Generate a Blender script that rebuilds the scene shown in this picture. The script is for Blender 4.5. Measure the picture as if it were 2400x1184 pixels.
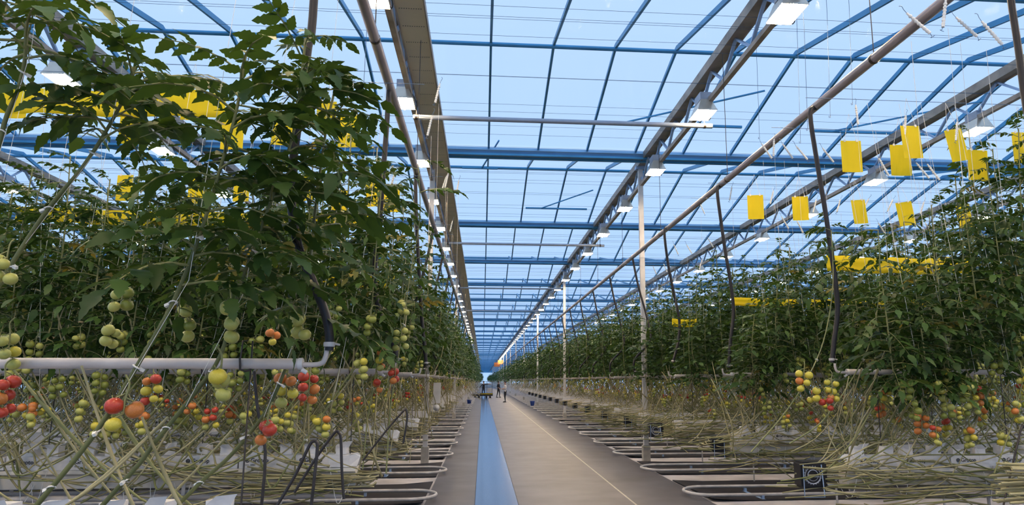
import bpy, bmesh, math, random
import numpy as np
from mathutils import Vector, Matrix, Euler

rng = random.Random(11)
nrg = np.random.default_rng(5)
scene = bpy.context.scene
col = scene.collection
for o in list(bpy.data.objects):
    bpy.data.objects.remove(o)

# ------------------------------------------------------------------ camera, sky, exposure
FPX, PX, PY, VX, VY, CH = 1740.0, 1290.0, 592.0, 1131.0, 892.0, 1.85
PITCH = math.atan((VY - PY) / FPX)
PSI = -math.atan((VX - PX) * math.cos(PITCH) / FPX)
cfw = Vector((math.sin(PSI) * math.cos(PITCH), math.cos(PSI) * math.cos(PITCH), math.sin(PITCH)))
crt = Vector((math.cos(PSI), -math.sin(PSI), 0))
cup = crt.cross(cfw)
CAM = Vector((0, 0, CH))
cd = bpy.data.cameras.new('camera')
cd.sensor_width = 36
cd.lens = FPX / 2400 * 36
cd.shift_x = (1200 - PX) / 2400
cd.clip_end = 2000
cam = bpy.data.objects.new('camera', cd)
col.objects.link(cam)
m = Matrix((crt, cup, -cfw)).transposed().to_4x4()
m.translation = CAM
cam.matrix_world = m
scene.camera = cam

world = bpy.data.worlds.new('dusk_sky')
scene.world = world
world.use_nodes = True
wn = world.node_tree
wn.nodes.clear()
w_out = wn.nodes.new('ShaderNodeOutputWorld')
w_bg = wn.nodes.new('ShaderNodeBackground')
w_tc = wn.nodes.new('ShaderNodeTexCoord')
w_sx = wn.nodes.new('ShaderNodeSeparateXYZ')
w_rp = wn.nodes.new('ShaderNodeValToRGB')
w_rp.color_ramp.elements[0].color = (0.42, 0.64, 0.99, 1)
w_rp.color_ramp.elements[1].color = (0.49, 0.69, 1.0, 1)
w_rp.color_ramp.elements[1].position = 0.6
wn.links.new(w_tc.outputs['Generated'], w_sx.inputs[0])
wn.links.new(w_sx.outputs['Z'], w_rp.inputs[0])
wn.links.new(w_rp.outputs[0], w_bg.inputs[0])
wn.links.new(w_bg.outputs[0], w_out.inputs[0])
w_bg.inputs[1].default_value = 1.13
LAMP_STRENGTH = 190.0

vs = scene.view_settings
vs.view_transform = 'Standard'
vs.look = 'None'
vs.gamma = 1
vs.exposure = 0.0
vs.use_curve_mapping = False
cy = scene.cycles
cy.max_bounces = 6
cy.diffuse_bounces = 3
cy.glossy_bounces = 2
cy.transmission_bounces = 2
cy.transparent_max_bounces = 24
cy.caustics_reflective = False
cy.caustics_refractive = False
cy.sample_clamp_indirect = 4
cy.use_denoising = True


def at_y(px, py, Y):
    """the point of the hall at distance Y along the path that lies under a pixel of the 2400 px frame"""
    d = crt * ((px - PX) / FPX) - cup * ((py - PY) / FPX) + cfw
    return CAM + d * (Y / d.y)


# ------------------------------------------------------------------ materials
def mat(name, color, rough=0.6, metal=0.0, spec=0.4, var=0.0, scale=8.0, emit=0.0, bump=0.0, color2=None, trans=0.0, island=False):
    mt = bpy.data.materials.new(name)
    mt.use_nodes = True
    nt = mt.node_tree
    b = nt.nodes['Principled BSDF']
    out = nt.nodes['Material Output']
    c = tuple(color) + (1,)
    b.inputs['Base Color'].default_value = c
    b.inputs['Roughness'].default_value = rough
    b.inputs['Metallic'].default_value = metal
    b.inputs['Specular IOR Level'].default_value = spec
    if emit:
        b.inputs['Emission Color'].default_value = c
        b.inputs['Emission Strength'].default_value = emit
    csock = None
    if var > 0 or color2 is not None:
        tc = nt.nodes.new('ShaderNodeTexCoord')
        nz = nt.nodes.new('ShaderNodeTexNoise')
        nz.inputs['Scale'].default_value = scale
        nz.inputs['Detail'].default_value = 4
        nt.links.new(tc.outputs['Object'], nz.inputs['Vector'])
        rp = nt.nodes.new('ShaderNodeValToRGB')
        rp.color_ramp.elements[0].position = 0.3
        rp.color_ramp.elements[1].position = 0.7
        c2 = tuple(color2) + (1,) if color2 is not None else tuple(max(0, x * (1 - var)) for x in color) + (1,)
        rp.color_ramp.elements[0].color = c2
        rp.color_ramp.elements[1].color = c
        if island:
            ge = nt.nodes.new('ShaderNodeNewGeometry')
            oi = nt.nodes.new('ShaderNodeObjectInfo')
            ad = nt.nodes.new('ShaderNodeMath')
            ad.operation = 'ADD'
            mo = nt.nodes.new('ShaderNodeMath')
            mo.operation = 'FRACT'
            nt.links.new(ge.outputs['Random Per Island'], ad.inputs[0])
            nt.links.new(oi.outputs['Random'], ad.inputs[1])
            nt.links.new(ad.outputs[0], mo.inputs[0])
            nt.links.new(mo.outputs[0], rp.inputs[0])
            rp.color_ramp.elements[0].position = 0.0
            rp.color_ramp.elements[1].position = 1.0
        else:
            nt.links.new(nz.outputs[0], rp.inputs[0])
        csock = rp.outputs[0]
        nt.links.new(csock, b.inputs['Base Color'])
        if bump:
            bp = nt.nodes.new('ShaderNodeBump')
            bp.inputs['Strength'].default_value = bump
            bp.inputs['Distance'].default_value = 0.01
            nt.links.new(nz.outputs[0], bp.inputs['Height'])
            nt.links.new(bp.outputs[0], b.inputs['Normal'])
    if trans:
        tr = nt.nodes.new('ShaderNodeBsdfTranslucent')
        tr.inputs[0].default_value = (min(1, color[0] * 1.6), min(1, color[1] * 1.5), color[2] * 0.8, 1)
        mx = nt.nodes.new('ShaderNodeMixShader')
        mx.inputs[0].default_value = trans
        nt.links.new(b.outputs[0], mx.inputs[1])
        nt.links.new(tr.outputs[0], mx.inputs[2])
        nt.links.new(mx.outputs[0], out.inputs[0])
    return mt


M = {}
M['leaf'] = mat('tomato_leaf', (0.050, 0.100, 0.019), 0.5, spec=0.25, color2=(0.012, 0.034, 0.007), trans=0.22, island=True)
M['leaf_old'] = mat('yellowing_leaf', (0.26, 0.21, 0.05), 0.6, color2=(0.11, 0.13, 0.03), trans=0.3, island=True)
M['stem'] = mat('tomato_stem', (0.30, 0.29, 0.12), 0.6, color2=(0.12, 0.14, 0.045), scale=3.0)
M['stem_green'] = mat('green_stem', (0.16, 0.17, 0.06), 0.6, color2=(0.06, 0.075, 0.022), scale=3.0)
M['stem_pale'] = mat('old_stem', (0.47, 0.42, 0.23), 0.65, color2=(0.17, 0.155, 0.065), scale=2.5)
M['t_deep'] = mat('tomato_deep_green', (0.25, 0.28, 0.05), 0.35, var=0.3, scale=20)
M['t_green'] = mat('tomato_green', (0.48, 0.48, 0.12), 0.32, var=0.3, scale=18)
M['t_lime'] = mat('tomato_lime', (0.68, 0.57, 0.07), 0.3, var=0.3, scale=16)
M['t_orange'] = mat('tomato_orange', (0.66, 0.22, 0.05), 0.3, var=0.35, scale=14)
M['t_red'] = mat('tomato_red', (0.52, 0.06, 0.03), 0.28, var=0.3, scale=12)
M['twine'] = mat('white_twine', (0.8, 0.78, 0.72), 0.7)
M['clip'] = mat('white_clip', (0.78, 0.75, 0.68), 0.4)
M['white_paint'] = mat('white_paint', (0.72, 0.70, 0.68), 0.4, var=0.18, scale=6)
M['pipe_paint'] = mat('pipe_paint', (0.66, 0.60, 0.56), 0.42, var=0.3, scale=5)
M['rail_paint'] = mat('rail_paint', (0.62, 0.58, 0.55), 0.35, var=0.35, scale=7)
M['slab_film'] = mat('slab_film', (0.86, 0.83, 0.81), 0.35, var=0.2, scale=9, bump=0.4)
M['gutter_coat'] = mat('gutter_coat', (0.78, 0.73, 0.64), 0.4, var=0.25, scale=4)
M['ink'] = mat('black_ink', (0.03, 0.03, 0.035), 0.5)
M['black'] = mat('black_plastic', (0.015, 0.015, 0.018), 0.4, var=0.3, scale=10)
M['hose'] = mat('black_rubber', (0.014, 0.013, 0.016), 0.45, var=0.3, scale=6)
M['cloth'] = mat('black_ground_cloth', (0.022, 0.019, 0.024), 0.75, var=0.4, scale=12)
M['pale_ground'] = mat('pale_ground_sheet', (0.60, 0.56, 0.56), 0.7, var=0.35, scale=2)
M['steel_blue'] = mat('blue_roof_steel', (0.10, 0.40, 0.70), 0.4, metal=0.2, var=0.35, scale=1.2)
M['gutter_blue'] = mat('blue_roof_gutter', (0.30, 0.53, 0.78), 0.4, metal=0.3, var=0.3, scale=0.8)
M['galv'] = mat('galvanised_web', (0.42, 0.56, 0.78), 0.4, metal=0.3, var=0.2, scale=2)
M['chord'] = mat('weathered_chord', (0.55, 0.45, 0.36), 0.5, metal=0.3, var=0.45, scale=3)
M['header'] = mat('header_pipe', (0.36, 0.32, 0.33), 0.35, metal=0.2, var=0.3, scale=3)
M['tube'] = mat('cross_tube', (0.36, 0.42, 0.52), 0.35, metal=0.4, var=0.2, scale=3)
M['wire'] = mat('thin_wire', (0.10, 0.16, 0.26), 0.5)
M['dark_steel'] = mat('dark_steel', (0.07, 0.06, 0.055), 0.4, metal=0.6, var=0.4, scale=14)
M['yellow'] = mat('yellow_sticky', (0.95, 0.66, 0.015), 0.45, var=0.08, scale=9, trans=0.5)
M['lamp_body'] = mat('lamp_housing', (0.42, 0.44, 0.50), 0.4, metal=0.4, var=0.15)
M['lamp_reflector'] = mat('lamp_reflector', (0.75, 0.68, 0.58), 0.3, metal=0.6, var=0.1)
M['lamp_glow'] = mat('lamp_glow', (1.0, 0.72, 0.40), emit=LAMP_STRENGTH)
M['orange'] = mat('orange_board', (0.85, 0.26, 0.08), 0.5, var=0.1)
M['blue_bin'] = mat('blue_plastic', (0.04, 0.09, 0.35), 0.4, var=0.2)
M['skin'] = mat('skin', (0.42, 0.24, 0.16), 0.5, var=0.1)
M['hair'] = mat('dark_hair', (0.02, 0.015, 0.012), 0.6, var=0.2)
M['dark_wear'] = mat('dark_clothes', (0.018, 0.018, 0.024), 0.8, var=0.3)
M['jeans'] = mat('blue_trousers', (0.05, 0.07, 0.13), 0.8, var=0.3)
M['pale_wear'] = mat('pale_shirt', (0.62, 0.60, 0.60), 0.8, var=0.15)
M['concrete_base'] = mat('concrete_base', (0.48, 0.44, 0.38), 0.7, var=0.25, scale=10)

# beige perforated duct with rows of holes
mt = mat('beige_duct', (0.86, 0.74, 0.52), 0.55, color2=(0.78, 0.66, 0.46), scale=1.5)
M['duct'] = mt

# path concrete: worn, polished
mt = mat('polished_concrete', (0.130, 0.124, 0.142), 0.24, spec=0.36, color2=(0.085, 0.077, 0.085), scale=0.9)
nt = mt.node_tree
b = nt.nodes['Principled BSDF']
tc = nt.nodes.new('ShaderNodeTexCoord')
n2 = nt.nodes.new('ShaderNodeTexNoise')
n2.inputs['Scale'].default_value = 2.2
n2.inputs['Detail'].default_value = 6
nt.links.new(tc.outputs['Object'], n2.inputs['Vector'])
mr = nt.nodes.new('ShaderNodeMapRange')
mr.inputs[3].default_value = 0.42
mr.inputs[4].default_value = 0.52
nt.links.new(n2.outputs[0], mr.inputs[0])
nt.links.new(mr.outputs[0], b.inputs['Roughness'])
M['concrete'] = mt
M['strip'] = mat('polished_sky_tint_strip', (0.055, 0.08, 0.16), 0.13, spec=0.6, color2=(0.05, 0.075, 0.15), scale=1.1)  # low roughness is real polish; blue base colour paints in the sky's reflection
M['joint'] = mat('dark_joint', (0.06, 0.055, 0.06), 0.7)
M['seal'] = mat('pale_joint_sealant', (0.45, 0.41, 0.36), 0.5, var=0.3)

# roof glass: clear, slightly hazed, small sheen
mt = bpy.data.materials.new('roof_glass')
mt.use_nodes = True
nt = mt.node_tree
nt.nodes.clear()
o_ = nt.nodes.new('ShaderNodeOutputMaterial')
tp = nt.nodes.new('ShaderNodeBsdfTransparent')
tp.inputs[0].default_value = (0.99, 0.995, 1.0, 1)
gl = nt.nodes.new('ShaderNodeBsdfGlossy')
gl.inputs['Roughness'].default_value = 0.08
gl.inputs[0].default_value = (0.9, 0.95, 1, 1)
mx = nt.nodes.new('ShaderNodeMixShader')
mx.inputs[0].default_value = 0.02
nt.links.new(tp.outputs[0], mx.inputs[1])
nt.links.new(gl.outputs[0], mx.inputs[2])
nt.links.new(mx.outputs[0], o_.inputs[0])
M['glass'] = mt


# ------------------------------------------------------------------ mesh helpers
class MB:
    def __init__(s):
        s.v, s.f, s.mi, s.sm = [], [], [], []
        s.cur = 0
        s.smooth = True

    def add(s, vs_, fs, smooth=None):
        n = len(s.v)
        s.v.extend([tuple(p) for p in vs_])
        for f in fs:
            s.f.append(tuple(n + i for i in f))
            s.mi.append(s.cur)
            s.sm.append(s.smooth if smooth is None else smooth)

    def box(s, x0, x1, y0, y1, z0, z1, mtx=None):
        p = [Vector((x, y, z)) for z in (z0, z1) for y in (y0, y1) for x in (x0, x1)]
        if mtx is not None:
            p = [mtx @ q for q in p]
        s.add(p, [(0, 2, 3, 1), (4, 5, 7, 6), (0, 1, 5, 4), (2, 6, 7, 3), (0, 4, 6, 2), (1, 3, 7, 5)], False)

    def bar(s, a, b, w, h):
        a, b = Vector(a), Vector(b)
        d = b - a
        L = d.length
        d.normalize()
        up = Vector((0, 0, 1)) if abs(d.z) < 0.95 else Vector((1, 0, 0))
        sd = d.cross(up).normalized()
        u = sd.cross(d)
        p = []
        for c in (a, b):
            for i, j in ((-1, -1), (1, -1), (1, 1), (-1, 1)):
                p.append(c + sd * (i * w / 2) + u * (j * h / 2))
        s.add(p, [(0, 1, 2, 3), (7, 6, 5, 4), (0, 4, 5, 1), (1, 5, 6, 2), (2, 6, 7, 3), (3, 7, 4, 0)], False)

    def tube(s, pts, r, n=6, cap=True, closed=False):
        pts = [Vector(p) for p in pts]
        k = len(pts)
        rs = r if isinstance(r, (list, tuple)) else [r] * k
        prev = None
        vs_ = []
        for i, p in enumerate(pts):
            if closed:
                d = pts[(i + 1) % k] - pts[i - 1]
            else:
                d = pts[min(i + 1, k - 1)] - pts[max(i - 1, 0)]
            if d.length < 1e-9:
                d = Vector((0, 0, 1))
            d.normalize()
            if prev is None:
                a = Vector((0, 0, 1)) if abs(d.z) < 0.9 else Vector((1, 0, 0))
                u = d.cross(a).normalized()
            else:
                u = prev - d * prev.dot(d)
                if u.length < 1e-6:
                    u = d.orthogonal()
                u.normalize()
            prev = u
            w = d.cross(u)
            for j in range(n):
                t = 2 * math.pi * j / n
                vs_.append(p + (u * math.cos(t) + w * math.sin(t)) * rs[i])
        fs = []
        for i in range(k if closed else k - 1):
            q = (i + 1) % k
            for j in range(n):
                fs.append((i * n + j, i * n + (j + 1) % n, q * n + (j + 1) % n, q * n + j))
        s.add(vs_, fs)
        if cap and not closed:
            s.add(vs_[:n], [tuple(range(n))], False)
            s.add(vs_[-n:], [tuple(reversed(range(n)))], False)

    def lathe(s, prof, n=16, mtx=None):
        vs_, fs = [], []
        for r, z in prof:
            for j in range(n):
                t = 2 * math.pi * j / n
                p = Vector((r * math.cos(t), r * math.sin(t), z))
                vs_.append(mtx @ p if mtx is not None else p)
        for i in range(len(prof) - 1):
            for j in range(n):
                fs.append((i * n + j, i * n + (j + 1) % n, (i + 1) * n + (j + 1) % n, (i + 1) * n + j))
        s.add(vs_, fs)

    def mesh(s, name, *mats):
        me = bpy.data.meshes.new(name)
        me.from_pydata(s.v, [], s.f)
        for k in mats:
            me.materials.append(M[k])
        if len(mats) > 1:
            me.polygons.foreach_set('material_index', s.mi)
        me.polygons.foreach_set('use_smooth', s.sm)
        me.update()
        return me


def np_mesh(name, V, F, mats, mi=None, smooth=False):
    me = bpy.data.meshes.new(name)
    nf, k = F.shape
    me.vertices.add(len(V))
    me.vertices.foreach_set('co', V.astype(np.float32).ravel())
    me.loops.add(nf * k)
    me.loops.foreach_set('vertex_index', F.astype(np.int32).ravel())
    me.polygons.add(nf)
    me.polygons.foreach_set('loop_start', np.arange(0, nf * k, k, dtype=np.int32))
    for q in mats:
        me.materials.append(M[q])
    if mi is not None:
        me.polygons.foreach_set('material_index', mi.astype(np.int32))
    if smooth:
        me.polygons.foreach_set('use_smooth', np.ones(nf, dtype=bool))
    me.update(calc_edges=True)
    return me


class NPB:
    """many transformed copies of small triangle templates, gathered into one mesh"""
    def __init__(s):
        s.V, s.F, s.I, s.n = [], [], [], 0

    def inst(s, tv, tf, mats3, t, slot):
        n, nv = len(t), len(tv)
        V = np.einsum('nij,vj->nvi', mats3, tv) + t[:, None, :]
        F = tf[None] + (np.arange(n) * nv)[:, None, None] + s.n
        s.V.append(V.reshape(-1, 3))
        s.F.append(F.reshape(-1, 3))
        s.I.append(np.full(n * len(tf), slot))
        s.n += n * nv

    def mesh(s, name, mats):
        return np_mesh(name, np.concatenate(s.V), np.concatenate(s.F), mats, np.concatenate(s.I))


def tri_arrays(mb):
    F = []
    for f in mb.f:
        for i in range(1, len(f) - 1):
            F.append((f[0], f[i], f[i + 1]))
    return np.array(mb.v, dtype=float), np.array(F, dtype=int)


def rotm(az, el, ro):
    """Rz(az) Ry(-el) Rx(ro), vectorised"""
    ca, sa, ce, se, cr, sr = np.cos(az), np.sin(az), np.cos(el), np.sin(el), np.cos(ro), np.sin(ro)
    z, o1 = np.zeros_like(ca), np.ones_like(ca)
    A = np.stack([ca, -sa, z, sa, ca, z, z, z, o1], -1).reshape(-1, 3, 3)
    B = np.stack([ce, z, -se, z, o1, z, se, z, ce], -1).reshape(-1, 3, 3)
    Cc = np.stack([o1, z, z, z, cr, -sr, z, sr, cr], -1).reshape(-1, 3, 3)
    return A @ B @ Cc


def spline(pts, n=5):
    pts = [Vector(p) for p in pts]
    out = []
    for i in range(len(pts) - 1):
        p0, p1, p2, p3 = pts[max(i - 1, 0)], pts[i], pts[i + 1], pts[min(i + 2, len(pts) - 1)]
        for k in range(n):
            t = k / n
            out.append(0.5 * ((2 * p1) + (p2 - p0) * t + (2 * p0 - 5 * p1 + 4 * p2 - p3) * t * t + (3 * p1 - p0 - 3 * p2 + p3) * t ** 3))
    out.append(pts[-1])
    return out


def obj(name, me, parent=None, loc=None, rot=None, sc=None, kind=None):
    o = bpy.data.objects.new(name, me)
    col.objects.link(o)
    if parent is not None:
        o.parent = parent
    if loc is not None:
        o.location = loc
    if rot is not None:
        o.rotation_euler = rot
    if sc is not None:
        o.scale = (sc, sc, sc) if isinstance(sc, (int, float)) else sc
    if kind:
        o['kind'] = kind
    return o


def tag(o, label, cat, group=None, kind=None):
    o['label'] = label
    o['category'] = cat
    if group:
        o['group'] = group
    if kind:
        o['kind'] = kind
    return o


def thing(name, label, cat, loc=(0, 0, 0), group=None, kind=None):
    return tag(obj(name, None, None, loc), label, cat, group, kind)


_O = 'zeroth first second third fourth fifth sixth seventh eighth ninth tenth eleventh twelfth thirteenth fourteenth fifteenth sixteenth seventeenth eighteenth nineteenth'.split()
_T = {20: ('twentieth', 'twenty'), 30: ('thirtieth', 'thirty'), 40: ('fortieth', 'forty'), 50: ('fiftieth', 'fifty'), 60: ('sixtieth', 'sixty')}


def nth(n):
    if n < 20:
        return _O[n]
    t = n // 10 * 10
    return _T[t][0] if n == t else _T[t][1] + '-' + _O[n - t]


# ------------------------------------------------------------------ layout of the hall
XL, XR = -0.85, 3.55                 # edges of the concrete path
YEND = 520.0
Y0, DY = 4.0, 3.3                    # crop rows
BAY = 8.1
GY0 = 8.85                           # first gutter in the frame
GZ, RZ = 7.15, 7.97
TRUSS_X = [-11.6, -6.45, -1.3, 3.85, 9.05, 14.2]
SIDE_WORD = {-1: 'left of the path', 1: 'right of the path'}


def row_y(k):
    return Y0 + DY * k


# floor: concrete path in three strips, the joints between them recessed
fl = obj('floor', None)
fl['kind'] = 'structure'
tag(fl, 'polished grey brown concrete path down the middle of the greenhouse', 'floor', kind='structure')
mb = MB()
mb.box(XL, XR, -4, YEND, -0.12, -0.008)
obj('joint_bed', mb.mesh('joint_bed', 'joint'), fl)
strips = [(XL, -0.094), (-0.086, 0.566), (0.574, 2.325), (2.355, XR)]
for (x0, x1) in strips:
    y = -4.0
    while y < 92:
        mb = MB()
        mb.box(x0, x1, y + 0.002, y + 11.996, -0.1, 0.0)
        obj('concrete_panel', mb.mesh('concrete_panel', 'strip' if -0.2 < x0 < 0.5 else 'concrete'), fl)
        y += 12
    mb = MB()
    mb.box(x0, x1, y + 0.002, YEND, -0.1, 0.0)
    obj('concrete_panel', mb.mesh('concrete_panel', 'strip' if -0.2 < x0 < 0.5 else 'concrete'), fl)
mb = MB()
mb.box(2.325, 2.355, -4, YEND, -0.1, -0.001)
obj('joint_sealant', mb.mesh('joint_sealant', 'seal'), fl)
for nm, x0, x1 in (('floor_2', -70, XL), ('floor_3', XR, 110)):
    mb = MB()
    mb.box(x0, x1, -6, YEND, -0.12, -0.01)
    o = obj(nm, mb.mesh(nm, 'pale_ground'))
    tag(o, 'pale ground sheet under the crop rows ' + ('left' if x0 < 0 else 'right') + ' of the path', 'floor', kind='structure')
mb = MB()
mb.box(-70, 110, YEND, YEND + 0.3, -0.1, 8)
tag(obj('wall_end', mb.mesh('wall_end', 'glass')), 'pale glazed end wall at the far end of the path', 'wall', kind='structure')

# ------------------------------------------------------------------ roof
ceil_ = obj('ceiling', None)
tag(ceil_, 'glazed ridge and furrow greenhouse roof of blue steel', 'ceiling', kind='structure')
gut_prof = [(-0.13, 0.10), (-0.16, 0.03), (-0.09, -0.06), (0.09, -0.06), (0.16, 0.03), (0.13, 0.10)]


def gutter_mesh(x0, x1):
    mb = MB()
    n = len(gut_prof)
    p = [(x, y, z) for x in (x0, x1) for (y, z) in gut_prof]
    f = [(i, (i + 1) % n, n + (i + 1) % n, n + i) for i in range(n)]
    f += [tuple(reversed(range(n))), tuple(range(n, 2 * n))]
    mb.add(p, f, False)
    mb.cur = 1
    mb.box(x0, x1, -0.165, -0.10, -0.10, -0.05)
    mb.box(x0, x1, 0.10, 0.165, -0.10, -0.05)
    return mb.mesh('roof_gutter', 'gutter_blue', 'steel_blue')


def xspan(Y):
    return max(-0.75 * Y - 4, -42), min(0.80 * Y + 4, 62)


def raft_x(Y):
    a, b_ = xspan(Y)
    i0, i1 = math.ceil((a - 0.06) / 1.165), math.floor((b_ - 0.06) / 1.165)
    return [0.06 + 1.165 * i for i in range(i0, i1 + 1)]


def slope_pts(g, which):
    """foot (at the gutter) and head (at the ridge) of a roof slope; which=0 climbs away from gutter g, 1 falls to gutter g+1"""
    y0 = GY0 + BAY * g
    if which == 0:
        return (y0 + 0.13, GZ + 0.10), (y0 + BAY / 2, RZ + 0.05)
    return (y0 + BAY - 0.13, GZ + 0.10), (y0 + BAY / 2, RZ + 0.05)


raf_mesh, pane_mesh = [], []
for w in (0, 1):
    (ya, za), (yb, zb) = slope_pts(0, w)
    y0 = GY0
    mb = MB()
    mb.bar((0, ya - y0, za), (0, yb - y0, zb), 0.045, 0.075)
    mb.bar((0, ya - y0, za + 0.05), (0, yb - y0, zb + 0.05), 0.02, 0.03)
    # knee brace under the ridge
    raf_mesh.append(mb.mesh('rafter', 'steel_blue'))
    mb = MB()
    mb.bar((0.5825, ya - y0, za + 0.07), (0.5825, yb - y0, zb + 0.07), 1.135, 0.008)
    pane_mesh.append(mb.mesh('glass_pane', 'glass'))
n_raf = n_pane = 0
far_raf, far_pane = MB(), MB()
NB = int((YEND - GY0) / BAY)
for g in range(-2, NB):
    y0 = GY0 + BAY * g
    if g <= 12:
        x0, x1 = xspan(max(y0, 8) + BAY)
    else:
        x0, x1 = -14, 40
    gm = gutter_mesh(x0, x1)
    if g <= 30:
        obj('roof_gutter', gm, ceil_, (0, y0, GZ))
        mb = MB()
        mb.tube([(x0, 0, 0), (x1, 0, 0)], 0.042, 8)
        obj('ridge_bar', mb.mesh('ridge_bar', 'steel_blue'), ceil_, (0, y0 + BAY / 2, RZ))
    else:
        obj('roof_gutter', gm, ceil_, (0, y0, GZ))
    for w in (0, 1):
        (ya, za), (yb, zb) = slope_pts(g, w)
        if g > 12:
            xs = [0.06 + 1.165 * i for i in range(-10, 34)]
        else:
            xs = raft_x(max(y0, 6) + BAY * (0.25 if w == 0 else 0.75))
        if g > 26:
            far_pane.bar((13, ya, za + 0.07), (13, yb, zb + 0.07), 54, 0.008)
            if g < 50:
                for x in xs[6:18]:
                    far_raf.bar((x, ya, za), (x, yb, zb), 0.06, 0.09)
            continue
        for x in xs:
            if n_raf < 290 and g >= -1:
                obj('rafter', raf_mesh[w], ceil_, (x, y0, 0))
                n_raf += 1
            else:
                far_raf.bar((x, ya, za), (x, yb, zb), 0.05, 0.085)
            if n_pane < 290 and g >= -1:
                obj('glass_pane', pane_mesh[w], ceil_, (x, y0, 0))
                n_pane += 1
            else:
                far_pane.bar((x + 0.5825, ya, za + 0.07), (x + 0.5825, yb, zb + 0.07), 1.135, 0.008)
obj('rafter_field', far_raf.mesh('rafter_field', 'steel_blue'), ceil_, kind='stuff')
obj('pane_field', far_pane.mesh('pane_field', 'glass'), ceil_, kind='stuff')
# screen wires that run across the hall under the glass: far too many and too thin to count
mb = MB()
for g in range(-1, 8):
    y0 = GY0 + BAY * g
    for q in (0.7, 1.0, 1.3, 1.6, 1.9, 3.1, 3.4, 4.4, 4.8, 5.6, 6.5, 7.0, 7.3):
        x0, x1 = xspan(max(y0, 8) + BAY)
        z = 6.95 + (0.12 if q in (1.3, 3.4, 6.5) else 0)
        mb.tube([(x0, y0 + q, z), (x1, y0 + q, z)], 0.0032 + 0.0002 * max(g, 0), 3, False)
tag(obj('screen_wire', mb.mesh('screen_wire', 'wire')), 'thin dark screen wires strung across the hall under the roof glass', 'wire', kind='stuff')

# vent opener bars under the slopes
for i, (x0, x1, y, z) in enumerate([(2.4, 5.6, 15.2, 7.35), (1.3, 3.3, 23.4, 7.35), (-0.6, 0.3, 18.4, 7.2), (7.2, 10.4, 15.3, 7.35)]):
    t = thing('vent_rack', ['blue vent opener bar left of the first post', 'blue vent opener bar behind the first gutter',
                            'short blue vent bar beside the beige duct', 'blue vent opener bar high over the yellow cards'][i], 'vent bar', (x0, y, z), 'vent opener bars under the glass')
    mb = MB()
    mb.bar((0, 0, 0), (x1 - x0, 0, 0), 0.05, 0.05)
    obj('bar', mb.mesh('vent_bar', 'steel_blue'), t)
    mb = MB()
    mb.bar((0.5, 0, 0), (x1 - x0, -1.4, 0.28), 0.03, 0.03)
    obj('strut', mb.mesh('vent_strut', 'steel_blue'), t)

# lattice girders along the hall
GNAME = {-11.6: 'third lattice girder left of the path', -6.45: 'second lattice girder left of the path, over the crop',
         -1.3: 'lattice girder behind the beige duct at the left path edge', 3.85: 'lattice girder on white posts at the right path edge',
         9.05: 'second lattice girder right of the path', 14.2: 'third lattice girder right of the path'}
web_mesh = []
for w in (0, 1):
    mb = MB()
    if w == 0:
        mb.bar((0, 0, 6.68), (0, 0.62, 7.1), 0.05, 0.035)
    else:
        mb.bar((0, 0.62, 7.1), (0, 1.24, 6.68), 0.05, 0.035)
    web_mesh.append(mb.mesh('web_bar', 'galv'))
for X in TRUSS_X:
    t = thing('roof_girder', GNAME[X], 'girder', (X, 0, 0), 'lattice girders along the hall')
    y1 = 420 if abs(X) < 5 else 120
    mb = MB()
    w_ = 0.2 if X != -1.3 else 0.12
    mb.box(-w_ / 2, w_ / 2, 2, y1, 7.1, 7.22)
    mb.box(-w_ / 2 - 0.012, -w_ / 2, 2, y1, 7.075, 7.235)
    mb.box(w_ / 2, w_ / 2 + 0.012, 2, y1, 7.075, 7.235)
    obj('top_chord', mb.mesh('top_chord', 'chord'), t)
    mb = MB()
    mb.box(-0.04, 0.04, 2, y1, 6.60, 6.68)
    obj('bottom_chord', mb.mesh('bottom_chord', 'chord'), t)
    ylo = max(3.0, abs(X) * 1.05 - 1)
    n = 0
    y = ylo - (ylo % 1.24)
    far = MB()
    while y < min(y1, 150):
        if y < ylo + 48:
            obj('web_bar', web_mesh[0], t, (0, y, 0))
            obj('web_bar', web_mesh[1], t, (0, y, 0))
        else:
            far.bar((0, y, 6.68), (0, y + 0.62, 7.1), 0.05, 0.035)
            far.bar((0, y + 0.62, 7.1), (0, y + 1.24, 6.68), 0.05, 0.035)
        y += 1.24
    obj('web_run', far.mesh('web_run', 'galv'), t, kind='stuff')

# beige perforated duct beside the left girder
t = thing('perforated_duct', 'long beige perforated channel under the roof at the left path edge', 'duct', (-1.07, 0, 6.9))
mb = MB()
mb.box(-0.19, 0.19, 2, 430, 0, 0.10)
obj('channel', mb.mesh('duct_channel', 'duct'), t)
mb = MB()
mb.bar((-0.2, 2, 0.04), (-0.2, 430, 0.04), 0.02, 0.13)
mb.bar((0.2, 2, 0.04), (0.2, 430, 0.04), 0.02, 0.11)
obj('edge_lip', mb.mesh('edge_lip', 'chord'), t)
hm = MB()
hm.lathe([(0.0, -0.003), (0.008, -0.003), (0.008, 0.002)], 6)
hv, hf = tri_arrays(hm)
nb = NPB()
pts = []
y = 6.0
while y < 60:
    for i in range(10):
        pts.append((-0.15 + i * 0.033, y, 0.0))
    y += 0.52
pts = np.array(pts)
nb.inst(hv, hf, np.repeat(np.eye(3)[None], len(pts), 0), pts, 0)
obj('perforation', nb.mesh('perforation', ['ink']), t, kind='stuff')

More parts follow.
